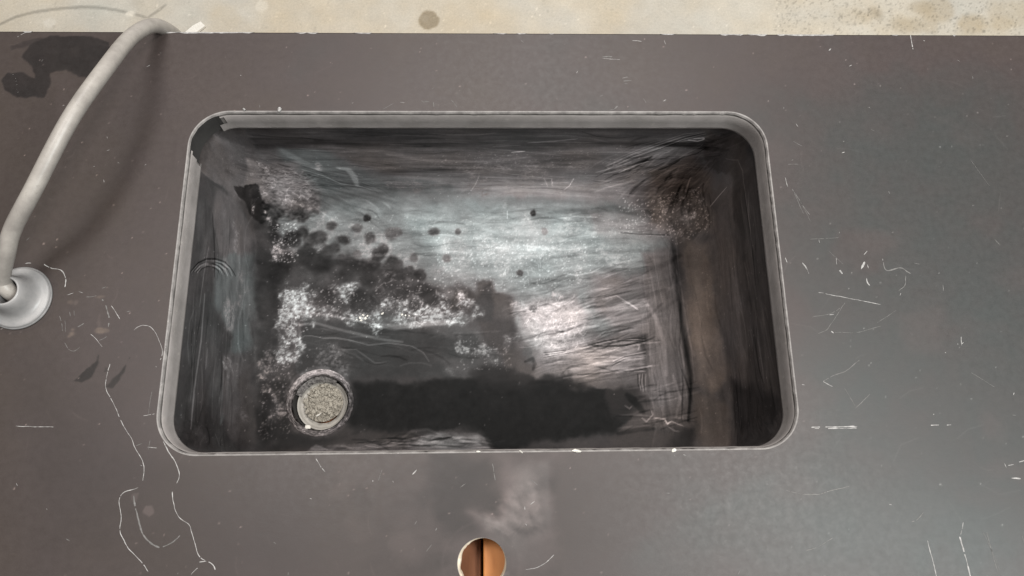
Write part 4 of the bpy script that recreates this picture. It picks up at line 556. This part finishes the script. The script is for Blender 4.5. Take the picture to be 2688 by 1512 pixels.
o = bmesh_obj('plaster_chip', bm, M_PLASTER); o.location = (-.2245, -.1325, zf+.0012); tag(o, 'white block-shaped plaster chip on the near left of the drain ring', 'chip')
crumb('plaster_crumb', (-.1345, .0165, ZF+.0012), .0024, 'largest white crumb on the sink floor, alone between the two clusters above the drain', 3, ax=(.8, 1.2), ang=-.5)
k = 0
G_ = 'white crumbs on the sink floor'
for x, y, r, wh in ((-.1640, .0110, .0021, 'second from the left of'), (-.1600, .0145, .0024, 'largest and farthest back of'), (-.1570, .0105, .0019, 'right of centre in'), (-.1625, .0075, .0018, 'nearest to the front rim of'), (-.1545, .0135, .0015, 'rightmost of'), (-.1680, .0085, .0013, 'tiny and leftmost of')):
    k += 1; crumb('plaster_crumb', (x, y, ZF+.0009), r, 'white crumb, '+wh+' the tight cluster above the drain', 20+k, group=G_+' in the tight cluster')
for x, y, r, wh in ((-.1085, .0150, .0016, 'left one'), (-.1040, .0140, .0017, 'middle one'), (-.0990, .0135, .0012, 'right, smallest one')):
    k += 1; crumb('plaster_crumb', (x, y, ZF+.0009), r, 'white crumb, '+wh+' of the row of three right of the largest crumb', 20+k, group=G_+' in the short row')
crumb('plaster_crumb', (-.2600, .1872, .0012), .0024, 'smaller of the two pale lumps on the back rim of the cut-out, nearer the corner', 41, 'lump', mat=M_SCR)
crumb('plaster_crumb', (-.2214, .1868, .0016), .0037, 'larger pale lump on the back rim of the cut-out, left side', 42, 'lump', mat=M_SCR)
crumb('plaster_crumb', (.0929, -.1856, .0010), .0036, 'yellowish white crumb on the near rim of the sink cut-out, largest there', 43, ax=(1.3, .7))
crumb('plaster_crumb', (.1888, -.1862, .0008), .0026, 'white angular crumb on the near rim toward the right corner', 44, ax=(1, .7), ang=.6)
crumb('plaster_crumb', (.0387, -.1858, .0006), .0020, 'thin white splinter on the near rim above and right of the tap hole', 45, ax=(1.2, .5), ang=-.6)
crumb('plaster_crumb', (-.0032, -.1852, .0006), .0018, 'tiny white splinter on the near rim straight above the tap hole', 46, ax=(1.4, .6))
bm = bmesh.new(); vs = [bm.verts.new(q) for q in ((-.026, -.014, 0), (.002, -.014, 0), (.022, .006, 0), (.010, .018, 0), (-.008, .006, 0))]
f_ = bm.faces.new(vs); r_ = bmesh.ops.extrude_face_region(bm, geom=[f_])
for v in [g for g in r_['geom'] if isinstance(g, bmesh.types.BMVert)]: v.co.z += .006
o = bmesh_obj('plaster_flake', bm, M_PLASTER); o.location = (-.706, .912, -.898); tag(o, 'white flat flake on the concrete floor just behind the worktop, right of the hose', 'flake')

# ------------------------------------------------------------------ hose and its flange
def smooth_path(P, n):
    P = [Vector(p) for p in P]; P = [P[0]*2-P[1]]+P+[P[-1]*2-P[-2]]; out = []
    for i in range(1, len(P)-2):
        a, b, c, d = P[i-1:i+3]
        for k in range(n):
            t = k/n; out.append(.5*((2*b)+(c-a)*t+(2*a-5*b+4*c-d)*t*t+(3*b-a-3*c+d)*t**3))
    out.append(P[-2]); return out
def tube(path, r, n=28):
    V, F = [], []; up = Vector((1, 0, 0))
    for i, p in enumerate(path):
        t = (path[min(i+1, len(path)-1)]-path[max(i-1, 0)]).normalized(); up = (up-t*up.dot(t)).normalized(); s = t.cross(up)
        for k in range(n):
            a = 2*math.pi*k/n; V.append(p+(up*math.cos(a)+s*math.sin(a))*r)
    for i in range(len(path)-1):
        for k in range(n): F.append((i*n+k, i*n+(k+1) % n, (i+1)*n+(k+1) % n, (i+1)*n+k))
    return np.array([tuple(v) for v in V]), np.array(F)
hp = HOSE_PATH
v, f = tube(smooth_path(hp, 14), .0081)
hose = link('hose', np_mesh('hose', v, f), M_HOSE)
tag(hose, 'grey plastic hose arching from the flange over the back edge of the worktop', 'hose')
fc = (-.4683, -.0270)
flange = empty('hose_flange', (fc[0], fc[1], 0)); tag(flange, 'glossy light grey plastic flange on the worktop with the hose coming out of it', 'flange')
prof = [(.0312, .0002), (.0314, .0025), (.0308, .0040), (.0296, .0046), (.0268, .0046), (.0235, .0058), (.0212, .0090), (.0196, .0140), (.0182, .0200), (.0168, .0250), (.0152, .0278), (.0141, .0288), (.0132, .0284), (.0128, .0260), (.0126, .0)]
v, f = lathe(prof, fc, 128); link('dome', np_mesh('dome', v, f), M_CUP, flange)
v, f = lathe([(.0326, .0002), (.0330, .0014), (.0322, .0022), (.0313, .0020)], fc, 128); link('washer', np_mesh('washer', v, f), simple('dark_rubber_washer', (.14, .14, .14), (.22, .21, .21), 80, .5), flange)

# ------------------------------------------------------------------ wooden bench under the worktop
cab = empty('bench_cabinet', (0, 0, -.9)); tag(cab, 'orange-brown plywood bench cabinet seen through the round tap hole', 'cabinet')
def panel(name, x0, x1, y0, y1, z0, z1, mat):
    bm = bmesh.new(); box(bm, x0, x1, y0, y1, z0, z1); bmesh.ops.bevel(bm, geom=bm.edges[:], offset=.001, segments=1, affect='EDGES'); return bmesh_obj(name, bm, mat, cab)
panel('side_panel', -.90, -.882, -.36, .24, -.899, -.031, M_WOODD)
panel('side_panel', .882, .90, -.36, .24, -.899, -.031, M_WOODD)
panel('back_panel', -.880, .880, .222, .24, -.899, -.031, M_WOODD)
panel('front_panel', -.880, .880, -.36, -.342, -.899, -.031, M_WOODD)
panel('rail', .0012, .60, -.34, -.235, -.058, -.040, M_WOOD)
panel('shelf', -.880, .880, -.34, .220, -.300, -.282, M_WOODD)
panel('divider', -.0170, .0010, -.34, -.235, -.280, -.0325, M_WOODD) if 0 else None
panel('rail', -.60, -.0012, -.34, -.235, -.080, -.062, M_WOODD)
